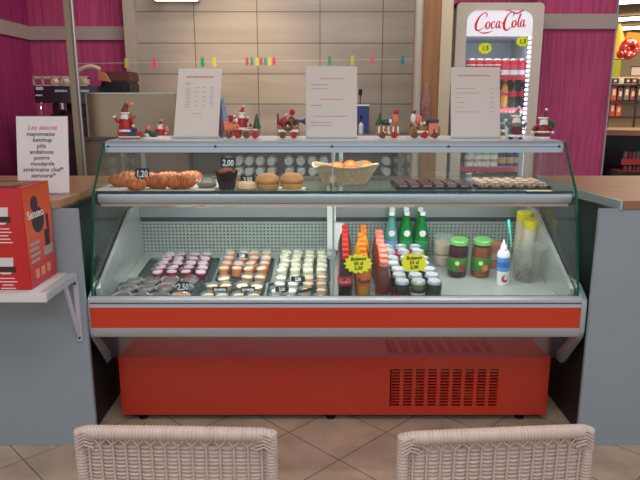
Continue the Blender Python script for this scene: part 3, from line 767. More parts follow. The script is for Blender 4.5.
jar('food_jar', 'glass jar of dark red beetroot with green lid, nearer the cans', 457.5, 2.97, mat('dark beetroot',(60,14,28),.4,var=.4,scale=(60,60,60)), mat('beet print',(150,30,60),.5))
jar('food_jar', 'glass jar of brown orange carrots with green lid, nearer the spray can', 480.7, 2.97, mat('rusty carrot',(130,62,30),.5,var=.4,scale=(60,60,60)), mat('carrot print',(220,120,50),.5))
# tub of cream behind, pots behind the jars
def pos(px, Y): z = zd(Y); return (X(px,Y,z+.06), Y, z+.001)
o = thing('plastic_tub', 'translucent stack of beige snack tubs left of the green lidded jars', 'tub', pos(442,3.12)); o.rotation_euler = (SLA,0,0)
MB().lathe([(0,0),(.042,0),(.048,.15),(.051,.152),(.051,.156),(0,.156)], n=22).build('tub', M_acryl, o, world=False)
MB().lathe([(0,.004),(.038,.004),(.044,.05),(.02,.058),(.042,.066),(.045,.12),(0,.125)], n=20).build('contents', mat('beige spread',(206,180,156),.6), o, world=False)
o = thing('snack_pot', 'pinkish snack pots stacked behind the right jar', 'pot', pos(493.5,3.08)); o.rotation_euler = (SLA,0,0)
b = MB()
for k in range(3): b.lathe([(0,.045*k),(.026,.045*k),(.031,.04+.045*k),(0,.04+.045*k)], n=18, mi=k%2)
b.build('pots', [mat('pink pot',(190,120,100),.5), mat('beige pot',(190,170,150),.5)], o, world=False)
# whipped cream spray can
o = thing('spray_can', 'blue and white spray cream can between the jars and the clear bucket', 'can', pos(503.5,2.87)); o.rotation_euler = (SLA,R(-4),0)
MB().lathe([(0,0,1),(.029,0,1),(.030,.004,0),(.030,.07,0),(.030,.09,1),(.030,.118,2),(.030,.14,1),(.030,.15,0),(.024,.165,0),(.012,.17,0),(0,.17,0)], n=22).build('body', [mat('spray white',(226,228,232),.35), mat('spray blue',(90,150,210),.35), mat('spray mid blue',(40,110,190),.35)], o, world=False)
MB().lathe([(.012,.168),(.017,.172),(.014,.195),(.006,.205),(.004,.222),(0,.222)], n=14).build('nozzle', M_white, o, world=False)
for u, v, r, mt in ((0,.035,.016,M_red2),(.004,.04,.009,M_whitel)):
    N = 18; me = bpy.data.meshes.new('d'); me.from_pydata([(0,0,.001)]+[(r*math.cos(2*PI*k/N), r*1.2*math.sin(2*PI*k/N), .0008+(.0004 if mt is M_whitel else 0)) for k in range(N)], [], [(0,k+1,(k+1)%N+1) for k in range(N)])
    place_flat('strawberry_print', me, mt, o, (u,0,v), (1,0,0), (0,0,1), wrap=.0302)
text_obj('lettering', 'Chantilly', M_whitel, o, (0,0,.095), .014, align='CENTER', wrap=.031) if False else None
# teal spoon
tag(MB().tube([P(511.5,247,2.86), P(510.5,236,2.865), P(509,224,2.87), P(508.5,219.5,2.875)], [.004,.004,.0065,.005], 8).build('plastic_spoon', mat('teal plastic',(60,190,170),.4)), 'teal plastic handle sticking up behind the spray can', 'utensil')
# clear bucket
o = thing('plastic_bucket', 'clear plastic bucket with brown crumbs right of the spray can', 'bucket', pos(526,2.93)); o.rotation_euler = (SLA,0,0)
MB().lathe([(0,0),(.060,0),(.066,.13),(.078,.165),(.084,.167),(.083,.17),(.076,.169),(.064,.132),(.058,.003),(0,.003)], n=30).build('bucket_wall', clear('bucket plastic',(250,252,251),rough=.06,opac=.17,ocol=(176,180,172),fres=1.55), o, world=False)
b = MB()
for k in range(40):
    a = random.uniform(0,2*PI); r = random.uniform(0,.04); b.ball((r*math.cos(a), r*math.sin(a), .008+random.uniform(0,.05)), random.uniform(.007,.012), 6, 4, wob=.2)
c_ = b.build('crumbs', mat('brown crumb',(120,96,70),.8), o, world=False); c_['kind'] = 'stuff'
tag(MB().tube([P(538,236,2.98), P(541,214,3.0)], .0025, 8).build('metal_skewer', M_steel), 'thin pale stick leaning out of the clear bucket', 'utensil')
# yellow tubs on a rear ledge
for px, Y, dz, lab in ((521.5,3.18,.12,'yellow lidded tub at the back, the left and taller one'),(528,3.1,.085,'yellow lidded tub, the right and nearer one')):
    z = zd(Y); o = thing('lidded_tub', lab, 'tub', (X(px,Y,z+.17), Y, z+.001), 'yellow lidded tubs'); o.rotation_euler = (SLA,0,0)
    Hh = Z(210.5 if dz == .12 else 218, Y)-z
    MB().lathe([(0,0),(.033,0),(.036,Hh-.045),(0,Hh-.045)], n=20).build('tub', mat('cream tub',(206,194,170),.5), o, world=False)
    MB().lathe([(0,Hh-.045),(.037,Hh-.045),(.038,Hh-.004),(.035,Hh),(0,Hh)], n=20).build('lid', mat('yellow lid',(218,204,36),.4), o, world=False)
# ---- trays with dessert cups
def tray(px0, px1, Ya, Yb, label):
    Ym = (Ya+Yb)/2; z = zd(Ym); xa = X(px0,Ym,z); xb = X(px1,Ym,z)
    o = thing('serving_tray', label, 'tray', ((xa+xb)/2, Ym, z+.0005), 'dark trays on the deck'); o.rotation_euler = (SLA,0,0)
    w = (xb-xa)/2; d = (Yb-Ya)/2/math.cos(SLA)
    def rr(w, d, r, z_, n=5):
        pts = []
        for cx, cy, a0 in ((w-r,d-r,0),(-w+r,d-r,90),(-w+r,-d+r,180),(w-r,-d+r,270)):
            for k in range(n+1):
                a = R(a0+90*k/n); pts.append((cx+r*math.cos(a), cy+r*math.sin(a), z_))
        return pts
    b = MB(); L = [rr(w-.006,d-.006,.02,0), rr(w,d,.025,.012), rr(w-.003,d-.003,.023,.013), rr(w-.009,d-.009,.018,.003)]
    V = [[b.v(p) for p in l] for l in L]; n = len(V[0])
    b.f(list(reversed(V[0])))
    for a, c in zip(V[:-1], V[1:]):
        for k in range(n): b.f([a[k], a[(k+1)%n], c[(k+1)%n], c[k]])
    b.f(V[-1]); b.build('tray_body', M_tray, o, world=False)
    return o
def dessert(name, fill, topc, H=.056, r0=.021, r1=.027, fz=.8, dome=0):
    o = thing(name, 'x', 'dessert')
    MB().lathe([(0,0),(r0,0),(r1,H-.004),(r1+.002,H)], n=16).build('cup', M_cupp, o)
    k = r0+(r1-r0)*fz
    MB().lathe([(0,.002),(r0-.001,.002),(r0+(r1-r0)*fz*.86-.001,H*fz*.86),(k-.001,H*fz,1),(k*.6,H*fz+.004+dome,1),(0,H*fz+.005+dome*1.3,1)], n=16).build('filling', [fill, topc], o)
    MB().lathe([(r1+.0025,H-.002),(r1+.003,H+.003),(r1-.001,H+.006),(r1*.7,H+.007),(0,H+.007)], n=16).build('lid', M_clid, o)
    return Rep(o)
berry = dessert('berry_dessert_cup', mat('dark berry',(104,8,36),.4), mat('pink white cream',(216,178,190),.6))
caram = dessert('caramel_dessert_cup', mat('caramel',(206,120,60),.4), mat('cream pink',(236,202,176),.6))
cream = dessert('cream_dessert_cup', mat('pale lemon cream',(226,222,172),.5), mat('ivory cream',(240,238,212),.6))
pale = dessert('pale_dessert_cup', mat('pale mint cream',(206,212,190),.5), mat('white cream',(226,230,214),.6), H=.045)
tan = dessert('tan_dessert_cup', mat('tan cream',(196,160,120),.5), mat('peach top',(224,190,150),.6), H=.045)
tart = dessert('cream_tart_cup', mat('biscuit base',(190,150,110),.5), mat('custard top',(234,220,180),.6), H=.035, r0=.024, r1=.029)
tray(108, 200, 2.585, 2.855, 'dark tray of film-wrapped tarts at the front left of the deck')
tray(143, 216.5, 2.87, 3.18, 'dark tray of berry dessert cups at the back left of the deck')
tray(197, 264, 2.585, 2.855, 'dark tray of loosely placed cream tart cups, front row')
tray(219, 273, 2.87, 3.18, 'dark tray of caramel dessert cups, back row')
tray(266.5, 330, 2.585, 2.855, 'dark tray of pale and tan cups at the front by the centre post')
tray(277, 330, 2.87, 3.18, 'dark tray of cream dessert cups, back row by the centre post')
def grid(rep, what, xf, xb, yf, yb, rows, grp, skip=(), h=.06, jit=.0015, where=''):
    a = [ond(x, yf, h) for x in xf]; c = [ond(x, yb, h) for x in xb]
    for r in range(rows):
        t = r/(rows-1)
        for j in range(len(xf)):
            if (r, j) in skip: continue
            q = a[j].lerp(c[j], t); q.x += random.uniform(-jit,jit); q.y += random.uniform(-jit,jit); q.z = zd(q.y)+.0042
            row = 'front row' if r == 0 else ('back row' if r == rows-1 else ORD[r]+' row back')
            rep.put(q, f'{what}, {row}, {ORD[j]} from the left{where}', rot=(SLA,0,random.uniform(0,6)), group=grp)
grid(berry, 'dark red berry dessert cup', (158.5,171.5,186,200), (170,182,194.5,206.5), 269, 251.5, 5, 'berry dessert cups', where=' on its tray')
grid(caram, 'caramel dessert cup', (223,236,249.5,262), (231,243,255,267.5), 265.5, 250, 4, 'caramel dessert cups', where=' on its tray')
grid(cream, 'ivory cream dessert cup', (282,294.7,308.2,320.5), (286,297.6,309.6,321.8), 267, 249.5, 5, 'cream dessert cups', where=' on its tray')
grid(pale, 'pale green cream cup', (275.5,289.5), (280,294), 296, 276, 4, 'pale cream cups', h=.045, where=' of the front tray')
grid(tan, 'tan dessert cup', (305,320.5), (308,322), 296, 276, 4, 'tan dessert cups', h=.045, where=' of the front tray')
for k, (px, py, w_) in enumerate(((208,294.5,'front row, leftmost'),(222,294.5,'front row, second from the left'),(238.5,294.5,'front row, third from the left'),(253.5,294.5,'front row, rightmost'),(212,285,'second row, leftmost'),(226,284.5,'second row, beside the leftmost'),(224.5,277.5,'back row, leftmost'),(246.5,276,'back row, second from the right'),(259.5,276,'back row, rightmost'),(242.5,284.5,'second row, third from the left'),(256.5,285.5,'second row, rightmost'))):
    q = ond(px, py, .036); q.z = zd(q.y)+.0042
    tart.put(q, 'cream tart cup, '+w_+' on the loosely filled tray', rot=(SLA,0,random.uniform(0,6)), group='cream tart cups')
# film-wrapped tarts
def wtart(fill):
    o = thing('wrapped_tart','x','tart')
    MB().lathe([(0,0),(.034,0),(.042,.016),(.043,.019),(.038,.016)], n=22).build('shell', mat('foil shell',(204,208,206),.35,.5), o)
    MB().lathe([(.039,.014),(.03,.022),(.012,.025),(0,.024)], n=22).build('filling', fill, o)
    b = MB(); N = 26
    ring = [b.v(((.046+.003*math.sin(5*a))*math.cos(a), (.046+.003*math.sin(5*a))*math.sin(a), .012)) for a in [2*PI*k/N for k in range(N)]]
    r2 = [b.v(((.036+.003*math.sin(7*a))*math.cos(a), (.036+.003*math.sin(7*a))*math.sin(a), .027+.003*math.sin(3*a))) for a in [2*PI*k/N for k in range(N)]]
    c = b.v((0,0,.029))
    for k in range(N): b.f([ring[k], ring[(k+1)%N], r2[(k+1)%N], r2[k]]); b.f([r2[k], r2[(k+1)%N], c])
    b.build('film', M_film, o)
    return Rep(o)
wt1 = wtart(mat('dark plum filling',(84,40,40),.4,var=.3,scale=(60,60,60)))
wt2 = wtart(mat('orange filling',(206,130,60),.4,var=.3,scale=(60,60,60)))
for k, (px, py, w_) in enumerate(((134,280,'back row, leftmost'),(152,280,'back row, middle'),(170,279.5,'back row, right'),(128,287.5,'middle row, leftmost'),(146,287.5,'middle row, second'),(165,287,'middle row, third'),(184,287,'middle row, rightmost'),(122,295.5,'front row, leftmost'),(141,295.5,'front row, second'),(160,295.5,'front row, third'),(190,279.5,'back row, rightmost'))):
    q = ond(px, py, .02); q.z = zd(q.y)+.0042
    wt1.put(q, 'dark film-wrapped tart, '+w_+' on the left tray', rot=(SLA,0,random.uniform(0,6)), group='wrapped tarts on the left tray')
q = ond(181, 295.5, .02); q.z = zd(q.y)+.0042
wt2.put(q, 'orange film-wrapped tart at the front right of the left tray', rot=(SLA,0,1), group='wrapped tarts on the left tray')

# ---- black price tags
def ptag(px, py, Y, w, h, txt, label, lean=R(15), roll=0, stick=None):
    c = P(px, py+h/2, Y); k = dep(Y, c.z)/FPX; W, H = w*k*1.08, h*k*1.2
    o = thing('price_tag', label, 'price tag', c, 'black price tags')
    b = MB(); b.M = Matrix.Rotation(roll,4,'Y') @ Matrix.Rotation(-lean,4,'X')
    b.box(-W/2, W/2, -.0012, .0012, 0, H).build('plate', M_tag, o, world=False, bevel=.0005)
    # spike that holds the tag up
    zz = (stick if stick is not None else c.z)
    MB().tube([(0,.002,H*.3),(0,.006,min(0,zz-c.z)+.001)], .0012, 6).build('spike', M_acryl, o, world=False)
    up = Vector((math.sin(roll), math.sin(lean), math.cos(lean)))
    text_obj('price_writing', txt, M_chalk, o, Vector(c)+up*H*.2+Vector((0,-.002,0)), H*.85, xd=(math.cos(roll),0,-math.sin(roll)), ud=up, align='CENTER', ext=.0003, bold=.0009, sx=.75)
ptag(142, 174.5, 2.84, 13.5, 9, '1,20', 'black price tag standing on the pile of croissants', stick=zs)
ptag(228, 163.5, 2.8, 14, 8.5, '2,00', 'black price tag stuck in the chocolate muffin', stick=1.15, roll=R(2))
ptag(248, 180, 2.8, 13.5, 6.5, '2,50', 'black price tag stuck in the pale round bread', stick=1.13, roll=R(-3))
ptag(242, 256, 2.98, 10.5, 4, '1,50', 'black price tag among the caramel cups', stick=zd(2.98)+.05)
ptag(183, 287.5, 2.66, 11, 8.5, '2,50', 'black price tag on the left tray of wrapped tarts', stick=zd(2.66)+.02)
ptag(220, 289.5, 2.66, 14, 4, 'tartelette', 'black price tag at the left of the cream tart tray', stick=zd(2.66)+.02)
ptag(248, 289.5, 2.66, 13, 4, 'tartelette', 'black price tag at the right of the cream tart tray', stick=zd(2.66)+.02)
ptag(298, 279.5, 2.74, 13, 4.5, '2,50', 'black price tag behind, on the pale and tan cups', stick=zd(2.74)+.04)
ptag(282, 289.5, 2.66, 12.5, 4.5, '2,50', 'black price tag before the pale cream cups', stick=zd(2.66)+.04)
ptag(309, 290.0, 2.65, 16, 2.4, '', 'narrow black price tag lying over the tan cups', stick=zd(2.66)+.04, roll=R(-14))

# ============================================================ UPPER SHELF GOODS
ZSH = zs+.0012
M_crust = mat('croissant crust',(176,98,48),.45,var=.3,scale=(30,30,30),bump=.4)
M_bun = mat('bun crust',(206,152,92),.5,var=.15,scale=(14,14,14))
def croissant():
    o = thing('croissant','x','croissant'); b = MB(); n = 26; pts = []; rr = []
    for i in range(n+1):
        t = i/n*2-1; a = t*R(75)
        pts.append((.05*math.sin(a), .05-.05*math.cos(a)-.01, .027+.0*t)); r = .027*(1-abs(t)**2.2)**.6*.95+.006
        seg = abs(math.sin(t*PI*3.2)); rr.append(r*(.86+.16*seg))
    b.tube(pts, rr, 12); b.build('pastry', M_crust, o)
    return o
# a pastry is a single piece: take the mesh itself as the thing
cr_e = croissant(); cm = cr_e.children[0]; cm.parent = None; bpy.data.objects.remove(cr_e); cm.name = 'croissant'; tag(cm, 'x', 'croissant')
CR = Rep(cm)
for px, py, dz, rz, s_, lab in ((123,187,0,.3,1.0,'croissant at the left end of the upper shelf'),(136,190.5,0,-.4,.85,'small croissant in front, below the black tag'),
    (157,189.5,0,2.8,1.05,'croissant in front, right of the black tag'),(181,190,0,3.4,1.05,'croissant at the right front of the pile'),
    (169,184.5,0,.2,1.0,'croissant in the middle of the pile, further back'),(190,184.5,0,.5,1.05,'croissant at the right rear of the pile'),(148,184,0,-.3,.95,'croissant behind the black tag'),(130,183.5,0,.1,.95,'croissant at the left rear of the pile')):
    q = onz(px, py, ZSH); CR.put((q.x, q.y, ZSH-.0045*s_ if False else ZSH+.001), lab, rot=(0,0,rz), sc=s_, group='croissants on the upper shelf')
def single(name, b, mats, label, cat, loc, rz=0, group=None, bevel=0):
    o = b.build(name, mats, None, world=False, bevel=bevel); o.location = Vector(loc); o.rotation_euler = (0,0,rz); return tag(o, label, cat, group)
q = onz(124,190,ZSH)
single('serving_tray', MB().box(-.1,.42,-.07,.2,0,.004), mat('white card tray',(214,206,196),.6), 'white flat tray under the croissants', 'tray', (q.x-.02,q.y+.045,zs+.0002), group='flat trays on the upper shelf', bevel=.001)
for o in list(COL.objects):
    if o.name.startswith('croissant'): o.location.z += .004
# wrapped pastry
q = onz(206,189,ZSH)
o = thing('wrapped_pastry','plastic-wrapped pastry lying between the croissants and the muffin','pastry',(q.x,q.y+.03,ZSH))
MB().ball((0,0,.018),(.045,.03,.017),14,8,wob=.06).build('pastry', mat('grey brown pastry',(130,112,94),.6), o, world=False)
MB().ball((0,0,.022),(.055,.038,.022),14,8,wob=.12).build('film', M_film, o, world=False)
# muffin
q = onz(226,190,ZSH)
o = thing('muffin','chocolate topped muffin in a tall black paper case','muffin',(q.x,q.y+.03,ZSH))
b = MB(); n = 28; rings = []
for z_, r in ((0,.031),(.055,.042),(.068,.046),(.078,.047),(.060,.041)):
    rings.append([b.v(((r+(.0025 if k%2 else -.0015))*math.cos(2*PI*k/n), (r+(.0025 if k%2 else -.0015))*math.sin(2*PI*k/n), z_+(.008*math.sin(2*PI*k/7) if z_ > .07 else 0))) for k in range(n)])
b.f(list(reversed(rings[0])))
for a, c in zip(rings[:-1], rings[1:]):
    for k in range(n): b.f([a[k], a[(k+1)%n], c[(k+1)%n], c[k]])
b.build('paper_case', mat('black brown paper',(40,30,30),.6), o, world=False)
MB().ball((0,0,.068),(.038,.038,.024),16,8,wob=.07).build('cake', mat('brown cake',(140,74,46),.7,var=.3,scale=(50,50,50)), o, world=False)
# round bread and filled buns
q = onz(245.5,190.5,ZSH)
single('round_bread', MB().lathe([(0,0),(.04,0),(.047,.008),(.047,.02),(.042,.03),(.03,.034),(0,.035)], n=22), mat('pale bread',(222,186,146),.6,var=.12,scale=(30,30,30)), 'pale flat round bread with a black tag, right of the muffin', 'bread', (q.x,q.y+.035,ZSH))
for px, lab in ((267,'golden filled bun, the left of the two'),(291.5,'golden filled bun, the right one on pale paper')):
    q = onz(px,190,ZSH); o = thing('filled_bun',lab,'bun',(q.x,q.y+.04,ZSH+(.002 if px>280 else 0)),'filled buns on the upper shelf')
    MB().lathe([(0,0),(.042,.001),(.05,.012),(.05,.024),(.0,.026)], n=24, sq=.85).build('lower_half', M_bun, o, world=False)
    MB().lathe([(.0,.024),(.05,.026),(.051,.031),(.0,.032)], n=24, sq=.85).build('filling', mat('bun filling',(176,116,60),.6), o, world=False)
    MB().lathe([(.0,.030),(.05,.031),(.053,.04),(.046,.056),(.03,.067),(0,.071)], n=24, sq=.85).build('upper_half', M_bun, o, world=False)
q = onz(291.5,190,ZSH); single('paper_sheet', MB().box(-.06,.06,-.01,.09,0,.0012), mat('pale green paper',(216,226,186),.6), 'pale yellow paper under the right filled bun', 'paper', (q.x,q.y-.0,ZSH))
# basket with oranges
ya = 2.83
bx_ = thing('bread_basket','beige woven basket holding oranges on the upper shelf','basket',(X(345,ya+.1,ZSH),ya+.1,ZSH))
def ringz(w, d, z_, tilt=0, n=40):
    out = []
    for k in range(n):
        a = 2*PI*k/n; c, s_ = math.cos(a), math.sin(a)
        e = 2/4.6; xx, yy = w*math.copysign(abs(c)**e, c), d*math.copysign(abs(s_)**e, s_); q_ = R(16)
        out.append((xx*math.cos(q_)-yy*math.sin(q_), xx*math.sin(q_)+yy*math.cos(q_), z_+tilt*abs(c*s_)*2))
    return out
b = MB()
NB = 17
for j in range(NB):
    t = j/(NB-1); w_ = .095+.048*t; d_ = .06+.028*t
    b.tube(ringz(w_+(.0015 if j%2 else -.0005), d_, .004+.072*t, .014*t), .0034, 6, closed=True)
b.build('woven_wall', mat('straw weave',(172,152,124),.6,var=.2,scale=(60,60,60)), bx_, world=False)
b = MB(); b.tube(ringz(.146,.09,.08,.016), .0055, 8, closed=True); b.build('rim', mat('straw rim',(180,158,126),.6), bx_, world=False)
b = MB(); r0 = ringz(.095,.06,.004); c = [b.v(p) for p in r0]; b.f(c); b.build('basket_base', mat('straw base',(150,130,100),.7), bx_, world=False)
bw = MB()
for k in range(7):
    a = 2*PI*k/7; bw.M = Matrix.Rotation(R(12),4,'Z'); bw.tube([(-.085,-.094,.035),(-.085+.02*math.cos(a),-.102,.035+.02*math.sin(a)),(-.085+.012*math.cos(a+.7),-.1,.035+.012*math.sin(a+.7)),(-.085,-.094,.035)], .0025, 6)
bw.build('raffia_bow', mat('raffia',(214,200,170),.6), bx_, world=False)
for k, (px, lab, dy) in enumerate(((336.5,'orange fruit in the basket, the left one',.0),(350,'orange fruit in the basket, the middle one',.02),(366.5,'orange fruit in the basket, the right one',.01))):
    Y = ya+.1+dy
    o = tag(MB().ball((0,0,0),(.034,.034,.031),18,12).build('orange', mat('orange peel',(240,92,20),.45,bump=.25,scale=(220,220,220)), None, world=False), lab, 'orange', 'oranges in the basket')
    o.location = (X(px,Y,1.18), Y, Z((168.5,166.5,168.5)[k], Y))
    
# chocolate bar tray and bars
q0 = onz(397,189.5,ZSH); x0_ = q0.x; y0_ = q0.y+.006; W_ = X(471,y0_,ZSH)-x0_
o = thing('serving_tray','black tray of chocolate bars, middle right of the upper shelf','tray',(x0_+W_/2,y0_+.1,ZSH),'flat trays on the upper shelf')
MB().box(-W_/2,W_/2,-.1,.12,0,.004).box(-W_/2-.004,-W_/2,-.104,.124,0,.012).box(W_/2,W_/2+.004,-.104,.124,0,.012).box(-W_/2,W_/2,-.104,-.1,0,.01).box(-W_/2,W_/2,.12,.124,0,.012).build('tray_body', M_black, o, world=False)
b = MB().box(-.0235,.0235,-.03,.03,0,.016,0).box(-.018,.018,-.0305,-.0295,.003,.013,1)
co = single('chocolate_bar', b, [mat('brown wrapper',(84,40,36),.3,coat=.5), mat('wrapper edge',(150,150,180),.4,.3)], 'x', 'chocolate bar', (0,0,0), bevel=.003)
CB = Rep(co); mw = [mat('purple wrapper',(96,70,92),.3,coat=.5)]
for r in range(3):
    for j in range(6):
        CB.put((x0_+W_*(j+.5)/6, y0_+.035+.07*r, ZSH+.0045+.008*r*0), f'brown chocolate bar, {("front","middle","back")[r]} row, {ORD[j]} from the left on its tray', rot=(R(5)*0,0,random.uniform(-.08,.08)), group='chocolate bars on the upper shelf')
# cellophane wrapper
q = onz(472.5,188,ZSH)
b = MB(); b.ball((0,0,.02),(.022,.02,.022),10,7,wob=.3); b.cone((0,0,.036),(-.006,0,.058),.006,.016,9)
single('sweet_bag', b, clear('cellophane',(236,236,240),rough=.15,opac=.35,ocol=(196,190,190),fres=1.6), 'crinkled clear sweet bag between the bars and the seeded biscuits', 'bag', (q.x,q.y+.06,ZSH), bevel=0)
# seeded biscuits tray
q0 = onz(479,189,ZSH); x0_ = q0.x; y0_ = q0.y+.004; W_ = X(550,y0_,ZSH)-x0_
o = thing('serving_tray','dark tray of seeded biscuits at the right end of the upper shelf','tray',(x0_+W_/2,y0_+.1,ZSH),'flat trays on the upper shelf')
MB().box(-W_/2,W_/2,-.1,.14,0,.004).box(-W_/2-.004,-W_/2,-.104,.144,0,.01).box(W_/2,W_/2+.004,-.104,.144,0,.01).build('tray_body', M_black, o, world=False)
msb = mat('seed biscuit',(186,156,136),.6,var=.6,scale=(160,160,160),bump=.6)
b = MB().box(-.021,.021,-.034,.034,0,.02)
SB = Rep(single('seeded_biscuit', b, msb, 'x', 'biscuit', (0,0,0), bevel=.006))
for r in range(3):
    for j in range(6):
        SB.put((x0_+W_*(j+.5)/6, y0_+.038+.075*r, ZSH+.0045+.0), f'seeded biscuit, {("front","middle","back")[r]} row, {ORD[j]} from the left on its tray', rot=(0,0,random.uniform(-.12,.12)), group='seeded biscuits on the upper shelf')
q = onz(540,191.3,ZSH)
single('paper_slip', MB().box(-.055,.055,-.004,.03,0,.001), mat('yellow slip',(226,234,170),.6), 'pale yellow paper slip lying on the right front of the upper shelf', 'paper', (q.x,q.y+.003,ZSH))

# ============================================================ FIGURINES ON THE TOP
RED = mat('figurine red',(170,24,32),.45); WHT = mat('figurine white',(232,226,222),.5); SKIN = mat('figurine skin',(222,166,140),.5)
GRN = mat('figurine green',(34,84,54),.5); GLD = mat('figurine gold',(150,112,70),.4,.3); BRN = mat('figurine brown',(110,62,48),.5); BLU = mat('figurine blue',(50,62,100),.5); PNK = mat('figurine orange pink',(224,120,90),.5)
def santa(o, c, s=1.0, robe=None, arm=1, legs=False, hat=True, sack=False):
    robe = robe or RED; x, y, z = c
    def q(a, b, c_): return (x+a*s, y+b*s, z+c_*s)
    b = MB(); b.lathe([(0,0),(.024*s,0),(.026*s,.01*s),(.024*s,.03*s),(.018*s,.05*s),(.009*s,.058*s),(0,.058*s)], (x,y,z), 14)
    b.tube([q(-.014,0,.046),q(-.028,-.006,.04),q(-.036,-.008,.055 if arm else .028)], [.008*s,.007*s,.006*s], 8)
    b.tube([q(.014,0,.046),q(.028,-.006,.036),q(.03,-.014,.05 if arm > 1 else .026)], [.008*s,.007*s,.006*s], 8)
    b.build('body', robe, o, world=False)
    MB().ball(q(0,-.001,.067),(.0135*s,.0125*s,.014*s),12,8).build('head', SKIN, o, world=False)
    MB().ball(q(0,-.010,.054),(.015*s,.008*s,.017*s),10,7,wob=.06).ball(q(0,-.013,.063),(.009*s,.004*s,.003*s),8,5).build('beard', WHT, o, world=False)
    if hat:
        b = MB(); b.cone(q(0,0,.073),q(.008,0,.1),.0145*s,.003*s,12,0); b.ball(q(.009,0,.102),.005*s,8,6,1)
        b.tube([(x+.0145*s*math.cos(a),y+.0145*s*math.sin(a),z+.073*s) for a in [2*PI*k/14 for k in range(14)]], .0035*s, 6, 1, closed=True); b.build('hat', [robe, WHT], o, world=False)
    b = MB(); b.lathe([(.0265*s,0),(.028*s,.004*s),(.0262*s,.009*s)], (x,y,z), 14); b.ball(q(-.037,-.009,.058 if arm else .025),.006*s,8,6); b.ball(q(.031,-.015,.053 if arm > 1 else .024),.006*s,8,6); b.build('trim', WHT, o, world=False)
    if sack: MB().ball(q(.03,.004,.05),(.016*s,.014*s,.018*s),10,7,wob=.08).build('sack', GRN, o, world=False)
    return o
def fbase(px, Y=3.0): return (X(px, Y, ZT), Y, ZT)
G = 'christmas figurines on the display case'
# 1 Santa waving on a sleigh of gifts
o = thing('christmas_figurine','Santa figurine waving above a sledge, at the left end of the case top','figurine',fbase(128),G)
b = MB(); b.box(-.03,.055,-.022,.022,.0,.012,0); b.tube([(-.03,-.02,.004),(.05,-.02,.004),(.068,-.02,.02)], .004, 6, 1); b.tube([(-.03,.02,.004),(.05,.02,.004),(.068,.02,.02)], .004, 6, 1)
b.build('sledge', [WHT, GLD], o, world=False)
santa(o, (-.005,0,.03), 1.05, arm=1, hat=True)
b = MB(); b.box(-.035,-.01,-.015,.015,.012,.04,0); b.box(.0,.035,-.018,.012,.012,.045,1); b.box(.03,.055,-.015,.012,.012,.03,0); b.ball((.035,-.02,.04),.008,8,6,1)
b.build('gifts', [RED, BLU], o, world=False)
b = MB(); b.ball((.02,.0,.14),(.012,.01,.01),10,6,0); b.cone((-.01,0,.11),(.005,0,.145),.012,.009,8,1); b.ball((.026,-.005,.094),(.012,.01,.014),8,6,2); b.build('toys', [PNK, BRN, GLD], o, world=False)
# 2 small child and elf group
o = thing('christmas_figurine','small white figurine group with a red-hatted elf, second from the left','figurine',fbase(156),G)
b = MB(); b.lathe([(0,0),(.055,0),(.052,.008),(0,.01)], (0,0,0), 18, sq=.5); b.ball((-.03,0,.018),(.014,.012,.014),10,7); b.build('snow_base', WHT, o, world=False)
b = MB(); b.ball((-.026,-.004,.045),(.01,.009,.011),10,7); b.ball((.044,0,.04),(.008,.006,.014),8,6); b.build('heads', PNK, o, world=False)
b = MB(); b.ball((-.005,-.008,.02),(.022,.012,.012),10,6); b.cone((-.03,0,.024),(-.028,0,.04),.014,.008,10); b.build('clothes', GRN, o, world=False)
santa(o, (.02,0,.008), .68, arm=0)
def wheel(b, x, y, z, r, mi):
    b.M = Matrix.Translation((x,y,z)) @ Matrix.Rotation(PI/2,4,'X'); b.lathe([(0,-.003),(r*.35,-.004),(r*.35,-.002),(r*.8,-.002),(r,-.004),(r,.003),(0,.003)], n=14, mi=mi); b.M = Matrix.Identity(4)
def train(px, label, w, parts, Y=3.0):
    o = thing('christmas_train', label, 'figurine', fbase(px, Y), 'toy train figurines on the display case')
    b = MB(); b.box(-w/2, w/2, -.016, .016, .012, .02, 0); b.box(-w/2-.004, w/2+.004, -.018, .018, .0, .006, 1)
    b.build('chassis', [GLD, WHT], o, world=False)
    n = max(2, int(w/.034)); 
    for i in range(n):
        x = -w/2+w*(i+.5)/n
        for yy in (-.02,.02): b = MB(); wheel(b, x, yy, .016, .013, 0); b.build('wheel', RED if i%2 else BRN, o, world=False)
    b = MB(); parts(b, w)
    for k in range(int(w*130)):
        b.ball((random.uniform(-w/2,w/2)*.95, random.uniform(-.021,-.012), random.uniform(.02,.062)), random.uniform(.003,.007), 6, 4, random.choice([0,1,3,5,5,6,3,7]), wob=.2)
    b.build('bodywork', [RED, WHT, SKIN, GRN, GLD, BRN, BLU, PNK], o, world=False)
    return o
def p_loco(b, w):
    b.tube([(-w/2,0,.045),(-w*.05,0,.045)], .02, 14, 7); b.cone((-w*.32,0,.06),(-w*.32,0,.088),.007,.012,10,0); b.box(-w*.02,w*.02,-.018,.018,.02,.07,3)
    b.box(w*.0,w*.48,-.02,.02,.02,.04,4); b.box(w*.02,w*.46,-.0215,.0215,.034,.038,1); b.cone((w*.42,0,.04),(w*.42,0,.095),.018,.002,10,3)
    b.tube([(-w/2-.002,0,.045),(-w/2-.008,0,.045)], .017, 14, 0)
    b.ball((-w*.15,-.012,.07),(.008,.008,.008),8,6,1)
